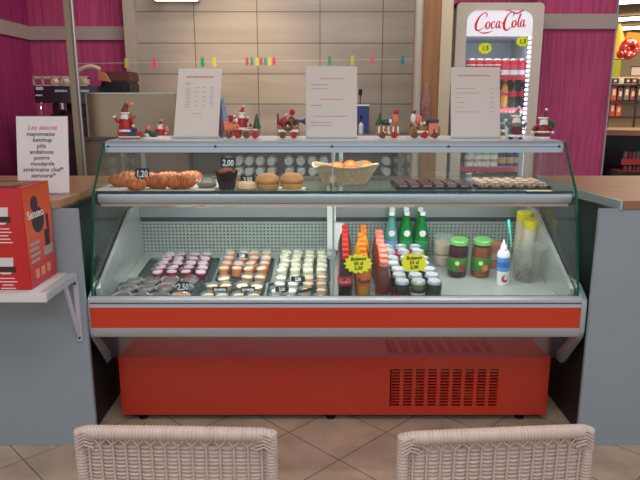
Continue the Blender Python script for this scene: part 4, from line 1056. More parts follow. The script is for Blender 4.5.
def p_wag(b, w):
    b.box(-w/2,w/2,-.02,.02,.02,.045,4); b.box(-w/2+.004,w/2-.004,-.0215,.0215,.027,.036,1); b.tube([(.018*math.cos(a),-.024,.052+.018*math.sin(a)) for a in [2*PI*k/14 for k in range(14)]], .006, 6, 5, closed=True)
    b.ball((-.02,0,.062),(.018,.014,.02),10,7,0,wob=.1); b.ball((.012,0,.066),(.016,.014,.02),10,7,5,wob=.1); b.cone((-.042,0,.04),(-.044,0,.095),.007,.004,8,5)
    b.ball((.018,-.004,.1),(.012,.01,.012),8,6,0,wob=.1); b.tube([(.02,0,.07),(.045,0,.068),(.062,0,.066)], .006, 8, 6); b.cone((.058,0,.066),(.072,0,.066),.006,.013,8,6); b.ball((-.008,0,.088),.009,8,6,2)
    b.ball((.035,0,.055),(.01,.01,.012),8,6,3)
def p_bear(b, w):
    b.box(-w/2,w/2,-.02,.02,.02,.052,4); 
    for k in range(5): b.box(-w/2+.006+k*w/5,-w/2+.012+k*w/5,-.0215,-.02,.024,.048,1)
    b.cone((-w*.4,0,.05),(-w*.36,0,.098),.017,.002,9,3); b.ball((-w*.1,0,.062),(.02,.013,.012),9,6,3,wob=.12); b.ball((w*.3,0,.075),(.013,.012,.022),10,7,7); b.ball((w*.32,0,.1),(.012,.01,.011),9,6,0); b.ball((w*.08,-.006,.066),.008,8,6,1)
def p_tend(b, w):
    b.box(-w/2,w/2,-.02,.02,.02,.048,4); b.box(-w*.25,w*.1,-.0215,.0215,.024,.032,1); b.box(w*.12,w*.42,-.0215,.0215,.02,.06,7); b.box(w*.1,w*.44,-.022,.022,.062,.074,6)
    b.ball((-w*.38,0,.078),(.011,.011,.02),9,6,1); b.ball((-w*.2,0,.07),(.016,.012,.02),9,6,7,wob=.1); b.ball((-w*.36,0,.1),(.01,.009,.008),8,6,5); b.ball((0,-.004,.06),(.02,.012,.01),9,6,3,wob=.1); b.ball((-w*.1,-.006,.056),.009,8,6,1)
t_ = train(242.5,'toy Christmas locomotive with a Santa rider and a green tree',.148,p_loco)
santa(t_, (.0,0,.036), .85, arm=2)
train(288.5,'toy Christmas wagon with a wreath and a small horn',.095,p_wag)
train(388,'toy Christmas wagon with a tree and a teddy bear',.1,p_bear)
train(424,'toy Christmas wagon with a grey-blue roofed end',.128,p_tend)
# Santa with staff, Santa with green sack
o = thing('christmas_figurine','bearded Santa figurine in grey coat before the drinks fridge','figurine',fbase(514.5),G)
b = MB(); b.lathe([(0,0),(.035,0),(.03,.008),(0,.01)], n=16, sq=.6); b.ball((-.032,0,.035),(.008,.008,.03),8,6); b.build('snow_base', mat('pale teal snow',(190,210,206),.5), o, world=False)
santa(o, (0,0,.008), 1.12, robe=mat('figurine grey coat',(110,120,110),.6), arm=2)
b = MB(); b.lathe([(0,.012),(.02,.012),(.025,.03),(.02,.05),(0,.05)], (0,-.008,0), 12); b.build('apron', mat('figurine maroon',(100,34,40),.5), o, world=False)
MB().tube([(-.02,-.012,0),(-.016,-.012,.014)],.009,8).tube([(.018,-.012,0),(.014,-.012,.014)],.009,8).build('boots', M_black, o, world=False)
o = thing('christmas_figurine','round Santa figurine with a green sack at the right end of the case top','figurine',fbase(541.5),G)
santa(o, (0,0,.0), 1.12, robe=mat('figurine dark red',(124,24,34),.5), arm=0, sack=True)
MB().lathe([(.027,.024),(.0325,.028),(.028,.032)], n=16).build('belt', WHT, o, world=False)
for o in list(COL.objects):
    if o.get('category') == 'figurine': o.scale = (1.12,1.06,1.25) if o.name.startswith('christmas_train') else ((1.22,1.1,1.14) if o.location.x < 0 else (1.22,1.2,1.2))
# steel cone behind the first price list
o = tag(MB().prism([(-.02,0),(.03,0),(.024,.1),(.012,.17),(.002,.2),(-.008,.17),(-.016,.09)], -.004, .02, 'y').build('steel_scoop', mat('bright blue steel',(150,156,180),.2,.9), None, world=False, bevel=.004), 'upright shiny steel blade beside the leftmost price list', 'utensil')
o.location = (X(223,3.12,ZT),3.12,ZT); 

# ============================================================ BACKGROUND KIOSK
# left brown cabinet with the steel-fronted appliance
YC = 4.0; zc = Z(137,YC)
o = thing('base_cabinet','brown laminate cabinet behind the left worktop, under the steel hot plate','cabinet',(X(130,YC,1),YC+.3,0))
xa, xb = X(80,YC,1.2), X(176,YC,1.2)
MB().box(xa, xb, YC, YC+.37, 0, zc-.02).build('carcass', M_cab, o)
MB().box(xa-.005, xb+.005, YC-.01, YC+.37, zc-.02, zc).build('cabinet_top', mat('cabinet top edge',(96,84,76),.5), o)
o = thing('steel_hot_plate','stainless steel backed appliance on the brown cabinet behind the Santa','appliance',(X(132,YC,zc),YC+.25,zc))
xa2 = X(88.5,YC+.02,1.35)
MB().box(xa2, xb, YC+.02, YC+.03, zc, Z(94,YC+.02)).box(xa2,xa2+.01,YC+.03,YC+.36,zc,Z(94,YC+.02)).box(xb-.01,xb,YC+.03,YC+.36,zc,Z(94,YC+.02)).box(xa2,xb,YC+.03,YC+.36,zc,zc+.08).build('splash_panel', M_steel, o)
MB().box(xa2-.004, xb+.004, YC+.015, YC+.035, Z(94,YC+.02), Z(92.5,YC+.02)).box(xa2-.006,xa2,YC+.015,YC+.035,zc,Z(93,YC+.02)).build('edge_trim', mat('pale trim metal',(190,186,180),.3,.6), o)
# espresso machine and its cabinet
YE = 4.45; zE = 1.22
o = thing('base_cabinet','dark cabinet under the coffee machine, behind the sauce list','cabinet',(X(80,YE,1),YE+.3,0))
MB().box(X(26,YE,1.2), X(128,YE,1.2), YE-.05, YE+.7, 0, zE-.02).build('carcass', mat('dark maroon cabinet',(60,28,36),.6), o)
MB().box(X(26,YE,1.2)-.0, X(128,YE,1.2), YE-.06, YE+.7, zE-.02, zE).build('cabinet_top', M_black, o)
o = thing('espresso_machine','black espresso machine with cream cup rail, left of the metal pole','coffee machine',(X(66,YE,1.3),YE+.2,zE))
xa, xb = X(33,YE,1.6), X(98,YE,1.6)
zt, zb = Z(86,YE), Z(103,YE)
MB().box(xa, xb, YE, YE+.42, zb, zt, 0).box(xa+.05, xb-.02, YE+.16, YE+.42, zE+.02, zb, 1).build('housing', [mat('espresso black',(34,28,34),.25,coat=.5), mat('espresso maroon',(84,26,40),.3)], o, bevel=.008)
MB().box(xa+.02, xb-.02, YE+.02, YE+.42, zE, zE+.05).build('drip_tray', mat('dark steel',(60,56,60),.3,.6), o, bevel=.004)
b = MB(); zr = Z(77,YE)
b.box(xa, xb-.06, YE, YE+.015, zr-.012, zr+.006); b.box(xa, xb-.06, YE, YE+.015, zt, zt+.008)
pp = []
for k in range(9): t = k/8; pp.append((xb-.16+.18*t, YE+.007, zr+.02+.05*math.sin(t*PI*.8)))
b.tube(pp, .016, 8)
for x in [xa+.004+(xb-.07-xa)*k/6 for k in range(7)]: b.box(x-.004, x+.006, YE, YE+.015, zt, zr)
b.build('cup_rail', mat('cream rail',(196,176,160),.4), o)
b = MB()
for px in (49,60,79): b.ball((X(px,YE-.0,zt+.02), YE+.1, zt+.028), (.03,.03,.03), 12, 8)
b.build('cups_on_top', mat('cream cups',(214,196,170),.4), o)
for px in (58, 85):
    x = X(px,YE,1.5); g = MB().tube([(x,YE+.08,zb),(x,YE+.08,zb-.06)], .03, 12).build('group_head', mat('chrome',(200,196,196),.12,.9), o)
    MB().tube([(x,YE+.06,zb-.06),(x,YE-.04,zb-.075),(x,YE-.12,zb-.085)], [.02,.012,.014], 10).build('portafilter_handle', M_black, g)
b = MB()
for px in (55,57.5,60,62.5,65,81,83,85,87): b.box(X(px,YE,1.58), X(px+1.6,YE,1.58), YE-.004, YE, Z(92,YE), Z(89.8,YE))
b.box(X(36,YE,1.58),X(43,YE,1.58),YE-.004,YE,Z(90,YE),Z(87,YE)); b.box(X(35.5,YE,1.55),X(42,YE,1.55),YE-.004,YE,Z(96,YE),Z(94.6,YE))
b.build('buttons', mat('pale buttons',(210,210,220),.3), o)
b = MB().tube([(X(42,YE,1.5),YE-.02,zb),(X(43,YE,1.5),YE-.05,zb-.05),(X(45,YE,1.4),YE-.05,zb-.16)], .006, 8); b.build('steam_wand', mat('chrome',(200,196,196),.12,.9), o)
# grinder / box right of it
o = thing('coffee_grinder','brown and black appliance between the coffee machine and the tiled wall','appliance',(X(114,4.7,1.3),4.85,zE))
MB().box(X(99,4.7,1.6), X(128,4.7,1.6), 4.72, 5.0, zE, Z(82,4.7)).build('dark_body', mat('black body',(22,20,22),.4), o, bevel=.01)
MB().prism([(X(100,4.7,1.6),Z(82,4.7)),(X(128,4.7,1.6),Z(82,4.7)),(X(128,4.7,1.6),Z(71,4.7)),(X(100,4.7,1.6),Z(71.5,4.7))], 4.72, 5.0, 'y').build('brown_hopper', mat('brown hopper',(92,46,40),.4), o, bevel=.01)
MB().prism([(X(99,4.68,1.6),Z(80,4.7)),(X(110,4.68,1.6),Z(82,4.7)),(X(105,4.68,1.6),Z(73,4.7)),(X(98.5,4.68,1.6),Z(71,4.7))], 4.68, 4.72, 'y').build('orange_pack', mat('tan orange',(190,120,80),.5), o)
# metal pole
p0 = P(77, 110, 3.9); x_ = X(75, 3.9, 1.3); 
po = thing('metal_pole','beige metal pole rising behind the left worktop','pole',(p0.x,3.9,0))
MB().box(p0.x-.026, p0.x+.022, 3.88, 3.93, 0.01, 3.0).build('pole_shaft', mat('beige pole',(158,142,118),.35,.3), po, bevel=.008)
MB().tube([(p0.x+.03,3.875,.01),(p0.x+.03,3.875,3.0)], .006, 8).build('bright_edge', M_alu, po)
MB().box(p0.x-.06, p0.x+.06, 3.85, 3.97, 0, .01).build('foot_plate', M_alu, po)
# silver pole and wood pillar at the right
p1 = P(418, 60, 3.95)
tag(MB().tube([(p1.x,3.95,0),(p1.x,3.95,3.0)], .024, 14).build('metal_pole', mat('pale pole',(176,164,150),.4,.2)), 'silver grey round pole beside the wooden pillar', 'pole')
pl = thing('pillar','wooden board pillar with beige edge, left of the drinks fridge','pillar',(X(435,4.05,1.3),4.1,0))
MB().box(X(422.5,4.05,1.6), X(438.5,4.05,1.6), 4.05, 4.5, 0, 3.0).build('wood_board', M_woodV, pl)
MB().box(X(438.5,4.05,1.6), X(449.5,4.05,1.6), 4.03, 4.5, 0, 3.0).build('edge_post', mat('beige edge post',(196,178,152),.5), pl)
# pink plastic bag hanging
b = MB(); c = P(425,100,3.99)
b.lathe([(0,0),(.02,.01),(.032,.05),(.035,.1),(.028,.16),(.014,.21),(.006,.25),(0,.255)], (c.x,c.y-.02,c.z-.15), 12, sq=.5)
tag(b.build('hanging_bag', mat('dusky pink cloth',(150,100,96),.7,var=.4,scale=(40,40,14))), 'dusky pink bag hanging between the silver pole and the wooden board', 'bag')
# rear counter with open shelf of cups
YK = 4.72; zK = 1.245
xa, xb = X(178,YK,1.2), .62
o = thing('back_counter','steel topped open counter against the tiled wall','counter',((xa+xb)/2,YK+.24,0))
MB().box(xa, xb, YK-.02, 5.2, zK-.02, zK).build('counter_top', mat('grey counter top',(128,120,118),.35,.3), o, bevel=.002)
b = MB(); b.box(xa, xb, YK+.3, 5.19, .9, .92); b.box(xa, xb, YK, YK+.02, .0, .92); b.box(xa,xa+.03,YK,5.2,0,zK-.02); b.box(xb-.03,xb,YK,5.2,0,zK-.02); b.box(xa,xb,YK,YK+.3,.9,.92)
b.build('open_shelf', mat('grey brown shelf',(132,122,112),.6), o)
MB().box(xa, xb, 5.1, 5.12, .92, zK-.02).build('shelf_back', mat('taupe shelf back',(142,132,120),.6), o)
cw = MB(); cw.M = Matrix.Rotation(PI/2,4,'X')
cw.lathe([(0,.0),(.028,.0),(.031,-.004),(.0375,-.09),(.039,-.16),(.0,-.16)], n=18)
cupo = single('plastic_cup', cw, clear('milky cup',(225,230,228),rough=.2,opac=.55,ocol=(226,232,228)), 'x', 'cup', (0,0,0))
CU = Rep(cupo)
zz = [.92+.0395, .92+.0395*3]
for r, (lst) in enumerate(((226,238,248.5,259.5,271,289,301,312.5,324,387,401,413),(226,238,248.5,259.5,271,288.5,300.5,312,324,387,400.5,413))):
    for j, px in enumerate(lst):
        grpn = 'behind the left half' if px < 330 else 'near the pillar'
        CU.put((X(px,YK+.04,zz[r]), YK+.04, zz[r]+.0005), f'milky plastic cup stack end, {("lower","upper")[r]} row, {ORD[j] if j < 9 else ORD[j-9]} {"from the left" if j < 9 else "of the three near the pillar"}', group='plastic cups on the open shelf')
# blue box and syrup pumps
Yb = 4.9
o = thing('blue_box','blue carton standing behind the middle price list','box',(X(363,Yb,1.3),Yb,zK))
MB().box(X(350,Yb,1.35), X(369,Yb,1.35), Yb, Yb+.12, zK, Z(106,Yb)).build('carton', mat('blue carton',(52,66,128),.5), o, bevel=.002)
MB().box(X(350,Yb,1.35)-.002, X(369,Yb,1.35)+.002, Yb-.003, Yb+.12, Z(106,Yb), Z(104.5,Yb)).build('white_lid', M_whitel, o)
def pump():
    o = thing('pump_bottle','x','bottle')
    MB().lathe([(0,0),(.028,0),(.03,.01),(.03,.1),(.012,.125),(.008,.13)], n=14).build('bottle', mat('white pump bottle',(206,206,206),.3), o)
    MB().lathe([(.004,.13),(.005,.18),(.016,.183),(.016,.21),(0,.212)], n=12).build('pump_head', M_black, o)
    return o
PU = Rep(pump())
PU.put((X(361,4.84,zK),4.84,zK), 'white pump bottle with black head in front of the blue carton', sc=.66)
PU.put((X(359.8,5.08,zK),5.08,zK), 'taller white pump bottle with black head behind the blue carton', sc=(.9,.9,1.6))
# clothesline and pegs
YL = 4.95
zl = lambda px: Z(63.5-.013*(px-78), YL)
ln = tag(MB().tube([(X(px,YL,zl(px)),YL,zl(px)) for px in (76,127,200,300,380,415)], .0022, 6).build('clothes_line', mat('white cord',(200,196,190),.6)), 'thin white cord strung across the tiled wall holding coloured pegs', 'cord')
def peg(m_):
    b = MB()
    for s in (-1,1):
        b.prism([(s*.002,-.034),(s*.010,-.036),(s*.012,-.01),(s*.008,0),(s*.012,.012),(s*.009,.03),(s*.003,.03),(s*.001,0)], -.009, .009, 'y')
    b.M = Matrix.Rotation(PI/2,4,'X'); b.lathe([(0,-.011),(.006,-.011),(.006,.011),(0,.011)], n=10)
    return b.build('clothes_peg', m_, None, world=False)
pc = {'pink': mat('peg pink',(230,90,110),.4), 'green': mat('peg green',(30,150,110),.4), 'yellow': mat('peg yellow',(206,204,70),.4), 'red': mat('peg red',(210,40,70),.4), 'teal': mat('peg teal',(20,150,160),.4)}
reps = {}
for k, v in pc.items(): reps[k] = Rep(tag(peg(v), 'x', 'clothes peg'))
for px, c, lab in ((126.5,'yellow','yellow clothes peg at the left edge of the tiled wall'),(154.5,'pink','pink clothes peg above the steel hot plate'),(202.5,'green','green clothes peg above the leftmost price list'),(214.5,'yellow','yellow clothes peg right above the leftmost price list'),
    (247,'red','red clothes peg, leftmost of the tight row of seven'),(252,'green','green clothes peg, second in the tight row of seven'),(257,'yellow','yellow clothes peg, third in the tight row of seven'),(261,'red','red clothes peg in the middle of the tight row of seven'),(265.3,'green','green clothes peg, fifth in the tight row of seven'),(269.7,'yellow','yellow clothes peg, sixth in the tight row of seven'),(274,'red','red clothes peg, rightmost of the tight row of seven'),
    (329.5,'green','green clothes peg above the middle price list'),(352.5,'yellow','yellow clothes peg above the right edge of the middle price list'),(372,'pink','pink clothes peg right of the middle price list'),(402.5,'teal','teal clothes peg nearest the silver pole')):
    z = zl(px); o = reps[c].put((X(px,YL,z), YL, z), lab, rot=(0,0,0), sc=.92 if 240 < px < 280 else 1.1, group='coloured clothes pegs on the cord')
# wall lamp at the top edge
o = thing('strip_light','white strip light on the tiled wall at the top left','lamp',(X(175,5.0,2.4),5.1,Z(-1.0,5.05)))
z = Z(-1.0,5.05)
MB().box(X(153,5.05,z), X(197,5.05,z), 5.03, 5.2, z, z+.07).build('housing', M_white, o, bevel=.004)
MB().box(X(154,5.05,z), X(196,5.05,z), 5.04, 5.12, z-.006, z).build('diffuser', mat('lit diffuser',(255,244,220),.5,emit=3), o)

# ============================================================ DRINKS FRIDGE
FY = 4.4; fx0, fx1 = X(456.5,FY,2.0), X(543.5,FY,2.0); fzt = Z(2.5,FY)
M_fr = mat('champagne fridge frame',(206,194,178),.4,.1)
fr = thing('drinks_fridge','tall lit drinks fridge with red script logo, left of the pink wall','fridge',((fx0+fx1)/2,FY+.3,0))
ix0, ix1 = X(467,FY,2.0), X(533.5,FY,2.0); iz1 = Z(9.5,FY); izh = Z(36,FY); iz0 = .35
b = MB(); b.box(fx0, fx0+.03, FY+.03, FY+.6, .05, fzt); b.box(fx1-.03, fx1, FY+.03, FY+.6, .05, fzt); b.box(fx0, fx1, FY+.03, FY+.6, fzt-.03, fzt); b.box(fx0, fx1, FY+.57, FY+.6, .05, fzt); b.box(fx0, fx1, FY+.03, FY+.6, .05, iz0)
b.build('cabinet', mat('fridge cabinet',(150,150,152),.5), fr)
def rring(x0, x1, z0, z1, r, n=6, rb=None):
    rb = r if rb is None else rb
    pts = []
    for cx, cz, a0, r in ((x1-r,z1-r,0,r),(x0+r,z1-r,90,r),(x0+rb,z0+rb,180,rb),(x1-rb,z0+rb,270,rb)):
        for k in range(n+1):
            a = R(a0+90*k/n); pts.append((cx+r*math.cos(a), cz+r*math.sin(a)))
    return pts
outer = rring(fx0, fx1, .1, fzt, .03); inner = rring(ix0, ix1, iz0, iz1, .075)
b = MB(); N = len(outer)
A = [b.v((p[0],FY,p[1])) for p in outer]; B = [b.v((p[0],FY,p[1])) for p in inner]; A2 = [b.v((p[0],FY+.04,p[1])) for p in outer]; B2 = [b.v((p[0],FY+.04,p[1])) for p in inner]
for k in range(N):
    k2 = (k+1)%N
    b.f([A[k],A[k2],B[k2],B[k]]); b.f([A2[k],B2[k],B2[k2],A2[k2]]); b.f([A[k],A2[k],A2[k2],A[k2]]); b.f([B[k],B[k2],B2[k2],B2[k]])
door = b.build('door_frame', M_fr, fr, bevel=.0)
MB().box(ix0-.01, ix1+.01, FY+.012, FY+.018, iz0, izh).build('door_pane', M_doorglass, door)
# backlit header (a lit sign) with red script
MB().prism([p for p in rring(ix0-.004, ix1+.004, izh, iz1+.004, .07, rb=.004) ], FY+.014, FY+.03, 'y').build('header_panel', mat('lit header',(214,214,222),.5,emit=.55), fr)
hw = X(526.5,FY,2.0)-X(473,FY,2.0)
place_flat('script_logo', script_mesh(hw), mat('logo red',(196,20,30),.5,emit=.25), fr, (X(473.5,FY,2.0), FY+.012, Z(34,FY)+.012), (1,0,.055), (0,0,1))
# interior
iy1 = FY+.5
b = MB(); b.box(ix0-.01, ix1+.01, iy1, iy1+.01, iz0, izh); b.box(ix0-.02, ix0-.01, FY+.04, iy1, iz0, izh); b.box(ix1+.01, ix1+.02, FY+.04, iy1, iz0, izh); b.box(ix0-.02,ix1+.02,FY+.04,iy1,izh,izh+.01)
b.build('lining', mat('fridge lining',(166,170,180),.5), fr)
shy = [Z(y, FY+.08) for y in (75.5, 108, 139, 167.5, 196)]
for z in shy:
    s_ = MB().box(ix0-.008, ix1+.008, FY+.08, iy1, z-.008, z).build('wire_shelf', M_white, fr)
    MB().box(ix0-.006, ix1+.006, FY+.07, FY+.08, z-.03, z+.002).build('price_strip', mat('red price strip',(196,40,60),.4), s_)
b = MB()
for k in range(34):
    py = 38+k*4.7; z = Z(py, FY+.03); b.ball((ix1-.008, FY+.035, z), .0085, 8, 6)
b.build('led_strip', mat('led white',(214,220,255),.4,emit=7), fr)
b = MB(); b.tube([(ix0+.04,FY+.03,iz1-.012),(ix0+.26,FY+.03,iz1-.012)], .007, 8); b.build('header_lamp', mat('lamp white',(255,250,240),.4,emit=4), fr)
cb = Rep(bottle('cola_bottle','bottle',prof05,M_cola,M_red2,(.093,.137),.0145,.018,.23,mat('red cap',(214,26,30),.4),M_pet))
GF = 'drinks inside the fridge'
YI = FY+.13
def frow(z, lst, what):
    for j, (px, r, nm) in enumerate(lst):
        r.put((X(px,YI,z+.05), YI, z+.001), f'{nm} on the {what} fridge shelf, {ORD[j]} from the left', rot=(0,0,random.uniform(-.4,.4)), sc=(.84 if z == shy[1] else 1.0), group=GF)
frow(shy[0], [(470.5+8.6*j, canR if j < 4 else canP, 'red cola can' if j < 4 else 'pink and white can') for j in range(7)], 'top')
frow(shy[1], [(470.5,cb,'cola bottle'),(479,cb,'cola bottle'),(487.5,fanta,'orange soda bottle'),(496,fanta,'orange soda bottle'),(504,fanta,'orange soda bottle'),(512.5,cb,'cola bottle'),(521.5,cb,'cola bottle')], 'second')
frow(shy[2], [(470.5+8.6*j, canBG if j%2 else canG, 'blue and gold can' if j%2 else 'olive green can') for j in range(7)], 'third')
frow(shy[3], [(469+8.1*j, canGW if j < 4 else canBG, 'pale green and white can' if j < 4 else 'blue and gold can') for j in range(8)], 'fourth')
frow(shy[4], [(470+8.6*j, canR, 'red cola can') for j in range(7)], 'lowest visible')
neon(485, 48.3, FY-.003, 15, 12, ['1,5'], 'neon yellow star on the left of the fridge door', n=10, sz=.04)
neon(522.5, 41.5, FY-.003, 14, 11, ['1,5'], 'neon yellow star on the right of the fridge door', n=10, sz=.04)

# ============================================================ SUPERMARKET BEYOND, RIGHT
slab('ceiling_hall', mat('hall ceiling',(112,84,56),.9), 2.5, 30, 4.8, 26, 3.3, 3.4)
slab('wall_hall', mat('hall wall',(214,188,148),.8), 2.5, 30, 24, 24.2, 0, 3.3)
M_fl = mat('lit tube',(255,238,200),.5,emit=9)
TB = None
for k, (py, Y) in enumerate(((6,9.0),(21.5,11.0),(30,12.5),(39,14),(47,16),(53,18.5))):
    z = 3.22; Y = (z-EYE)/-math.tan(ang(py+2))
    x_ = X(606,Y,z)
    o = thing('hall_light', 'lit ceiling tube of the hall, '+ORD[k]+' counting back from the nearest', 'lamp', (x_+2,Y,z), 'ceiling tubes of the hall beyond')
    MB().tube([(x_,Y,z),(x_+5,Y-1.6,z)], .035, 8).build('tube', M_fl, o)
    MB().box(-.0,5,-.04,.04,.03,.08).build('housing', M_trim, o, world=False)
    o.children[1].location = (-2,0,0); o.children[1].rotation_euler = (0,0,math.atan2(-1.6,5))
YW = 5.6; zw = Z(130,YW)
o = thing('hall_counter','brown topped counter with dark open side beyond the pink wall','counter',(X(640,YW,1),YW+.3,0))
MB().prism([(X(606.5,YW,1.2)-.06,YW+.02),(X(640,YW,1.2)+1.0,YW-.5),(X(640,YW,1.2)+1.0,YW+.5),(X(606.5,YW,1.2)-.06,YW+.5)], zw-.045, zw, 'z').build('counter_top', mat('tan top',(166,122,84),.5), o)
MB().box(X(606,YW,1.2), X(640,YW,1.2)+1.0, YW+.42, YW+.46, 0, zw-.05).build('dark_back', M_black, o)
MB().box(X(623,YW,1.0), X(623,YW,1.0)+1.2, YW+.0, YW+.3, 0, Z(172,YW)).build('lower_box', M_black, o)
o = thing('goods_rack','red fronted rack of small goods under the hall counter','rack',(X(632,YW,1)+.2,YW+.1,Z(172,YW)))
MB().box(X(623.5,YW,1.0), X(623.5,YW,1.0)+.8, YW+.02, YW+.2, Z(172,YW), Z(172,YW)+.01).box(X(623.5,YW,1.0), X(623.5,YW,1.0)+.8, YW+.02, YW+.03, Z(165,YW), Z(159,YW)).build('red_front', M_redstrip, o)
for row, (pyb, ht) in enumerate(((172,.05),(160,.07))):
    for k in range(8):
        Yg = YW+.08; z = Z(pyb,Yg); x = X(625+4.1*k,Yg,z)
        mm = [mat('goods mauve',(140,90,110),.5), mat('goods grey',(130,120,120),.5), mat('goods red',(170,50,60),.5)][(k+row)%3]
        c_ = MB().lathe([(0,0),(.016,0),(.016,ht),(.01,ht+.008),(0,ht+.01)], (x,Yg,z), 10).build('small_package', mm)
        tag(c_, f'small packaged good in the rack beyond the pink wall, {("lower","upper")[row]} row, {ORD[k]} from the left', 'package', 'goods in the red fronted rack')
# shelf rack with goods standing further back
YS = 8.5
o = thing('shop_shelf','grey wire shop shelf with goods in the hall beyond the pink wall','shelf',(X(626,YS,1.5)+.5,YS+.2,0))
b = MB(); xs0 = X(610,YS,1.5)
for py in (84, 101, 117): z = Z(py, YS); b.box(xs0, xs0+1.6, YS, YS+.3, z-.02, z)
for dx in (0,.36,1.0,1.6): b.box(xs0+dx-.012, xs0+dx+.012, YS, YS+.024, 0, Z(79,YS))
b.build('shelf_frame', mat('dark shelf frame',(74,58,60),.5,.3), o)
MB().box(xs0, xs0+1.6, YS+.3, YS+.32, 0, Z(76,YS)).build('back_board', mat('beige back board',(224,194,152),.7), o)
k = 0
for py, cols in ((100,[(200,84,50),(110,84,80),(132,112,104),(150,90,84),(104,98,98),(150,124,114),(120,76,72)]),(83.5,[(60,50,54),(200,200,190),(70,60,60),(120,60,50),(210,200,190),(80,60,60),(100,80,70)]),(116,[(214,70,30),(226,90,40)])):
    for j, c in enumerate(cols):
        z = Z(py, YS); x = xs0+.03+.085*j; h = .16 if j%2 else .2
        if py == 83.5: h = .07
        g_ = MB().box(x, x+.065, YS+.04, YS+.12, z+.0005, z+h).box(x+.015,x+.05,YS+.035,YS+.04,z+h*.3,z+h*.7,1).build('package', [mat(f'goods {c}', c, .5), mat('goods pale label',(220,200,180),.5)])
        tag(g_, f'packaged good on the shop shelf, {("middle","top","bottom")[k]} board, {ORD[j]} from the left', 'package', 'packages on the shop shelf')
    k += 1
# yellow pennant, red ring decoration, lime sign
c = P(619, 24, 8.0)
o = tag(MB().lathe([(.02,0),(.17,-.42),(.16,-.42),(0,-.02)], (c.x,c.y,c.z), 12).build('paper_cone', mat('yellow paper',(214,160,30),.5)), 'yellow pointed paper decoration hanging beyond the pink wall', 'decoration')
c = P(633, 40, 8.6)
tag(MB().prism([(c.x-.13,c.z-.1),(c.x+.2,c.z-.12),(c.x+.22,c.z+.08),(c.x-.08,c.z+.1)], c.y, c.y+.12, 'y').build('paper_banner', mat('amber paper',(222,140,30),.5)), 'amber banner hanging behind the red ring', 'decoration')
c = P(629, 49, 7.6)
o = thing('balloon_ring','red ring decoration with white spots hanging beyond the pink wall','decoration',c)
MB().tube([(.066*math.cos(a)+.0,0,.07*math.sin(a)+.0) for a in [2*PI*k/20 for k in range(20)]], .05, 10, closed=True).ball((-.09,-.0,-.06),.05,10,8).build('red_ring', mat('glossy red',(206,36,16),.2,coat=1), o, world=False)
b = MB()
for k in range(7):
    a = 2*PI*k/7; b.ball((.07*math.cos(a),-.046,.075*math.sin(a)),(.014,.006,.011),8,5)
b.build('spots', M_whitel, o, world=False)
c = P(617, 68, 7.4)
tag(MB().box(c.x-.05, c.x+.04, c.y, c.y+.02, c.z-.1, c.z+.09).build('lime_sign', mat('lime paper',(186,190,40),.6)), 'lime green paper sign beyond the edge of the pink wall', 'sign')
c = P(636, 71, 8.0)
tag(MB().box(c.x-.06, c.x+.3, c.y, c.y+.02, c.z-.05, c.z+.06).box(c.x-.07,c.x+.3,c.y-.005,c.y,c.z+.05,c.z+.06,1).box(c.x-.07,c.x-.06,c.y-.005,c.y,c.z-.06,c.z+.06,1).build('framed_notice', [mat('pinkish notice',(206,180,170),.6), mat('dark frame',(84,60,60),.5)]), 'small dark framed pinkish notice in the hall', 'sign')

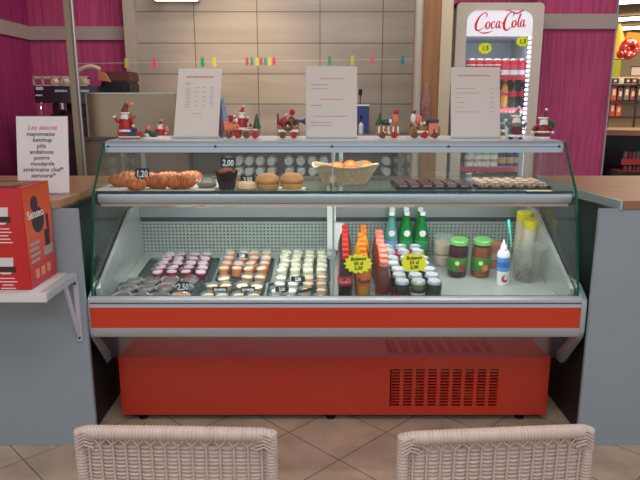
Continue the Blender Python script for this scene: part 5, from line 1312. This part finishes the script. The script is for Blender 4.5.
# ============================================================ LIGHT
w = bpy.data.worlds.new('World'); SC.world = w; w.use_nodes = True
bg = w.node_tree.nodes['Background']; bg.inputs[0].default_value = (.9,.92,1.0,1); bg.inputs[1].default_value = .7
def area(name, loc, sx, sy, power, col=(1,1,1), rot=(0,0,0)):
    l = bpy.data.lights.new(name, 'AREA'); l.shape = 'RECTANGLE'; l.size = sx; l.size_y = sy; l.energy = power; l.color = col
    o = bpy.data.objects.new(name, l); COL.objects.link(o); o.location = loc; o.rotation_euler = rot; return o
area('ceiling_lamp_front', (0,.6,2.98), 3.2, 1.0, 46, (1,.96,.95))
area('ceiling_lamp_entrance', (-.3,-1.6,2.98), 3.0, 1.0, 60, (.94,.95,1))
area('ceiling_lamp_back', (-.3,4.2,2.98), 2.2, .5, 18, (1,.93,.86))
area('back_area_fill', (.2,3.3,2.98), 2.2, .3, 34, (1,.95,.9), (R(35),0,0))  # unseen fill added to light the fridge front and back area
area('ceiling_lamp_hall', (4.5,7.0,3.2), 2, 2, 110, (1,.85,.62))
def spot(name, loc, to, power, ang_, col):
    l = bpy.data.lights.new(name, 'SPOT'); l.energy = power; l.spot_size = R(ang_); l.spot_blend = .9; l.color = col; l.shadow_soft_size = .08
    o = bpy.data.objects.new(name, l); COL.objects.link(o); o.location = loc
    o.rotation_euler = (Vector(to)-Vector(loc)).to_track_quat('-Z','Y').to_euler(); return o
spot('wall_spot', (-.6,4.2,2.9), (-.6,5.2,1.4), 75, 62, (1,.78,.5))
# fills added to brighten the case, behind its rails, and the fridge's inner lamp
area('case_top_fill', ((CX0+CX1)/2, 2.89, Z(152.5,2.84)-.004), 1.9, .03, 3.6, (.97,1,.98), (R(20),0,0))
area('case_deck_fill', ((CX0+CX1)/2, 2.735, zs-.05), 1.9, .03, 6.5, (.98,1,.99), (R(14),0,0))
area('fridge_lamp', ((fx0+fx1)/2, FY+.06, izh-.02), .4, .04, .7, (.93,.96,1), (R(30),0,0))
area('fridge_side_lamp', (ix1-.005, FY+.05, (izh+.9)/2), .03, 1.0, 1.5, (.9,.94,1), (0,R(90),R(-35)))

cam = bpy.data.cameras.new('Camera'); cam.sensor_width = 36; cam.lens = 36*FPX/640; cam.clip_start = .05
co = bpy.data.objects.new('Camera', cam); COL.objects.link(co); co.location = (0,0,EYE); co.rotation_euler = (R(90)-PITCH,0,0)
SC.camera = co
SC.view_settings.view_transform = 'Standard'; SC.view_settings.look = 'None'; SC.view_settings.exposure = 0; SC.view_settings.gamma = 1
SC.cycles.transparent_max_bounces = 32
SC.cycles.max_bounces = 10
# shared materials of lists: remove prototypes never used
for o in list(COL.objects):
    if o.get('label') == 'x':
        for c_ in list(o.children_recursive): bpy.data.objects.remove(c_)
        bpy.data.objects.remove(o)
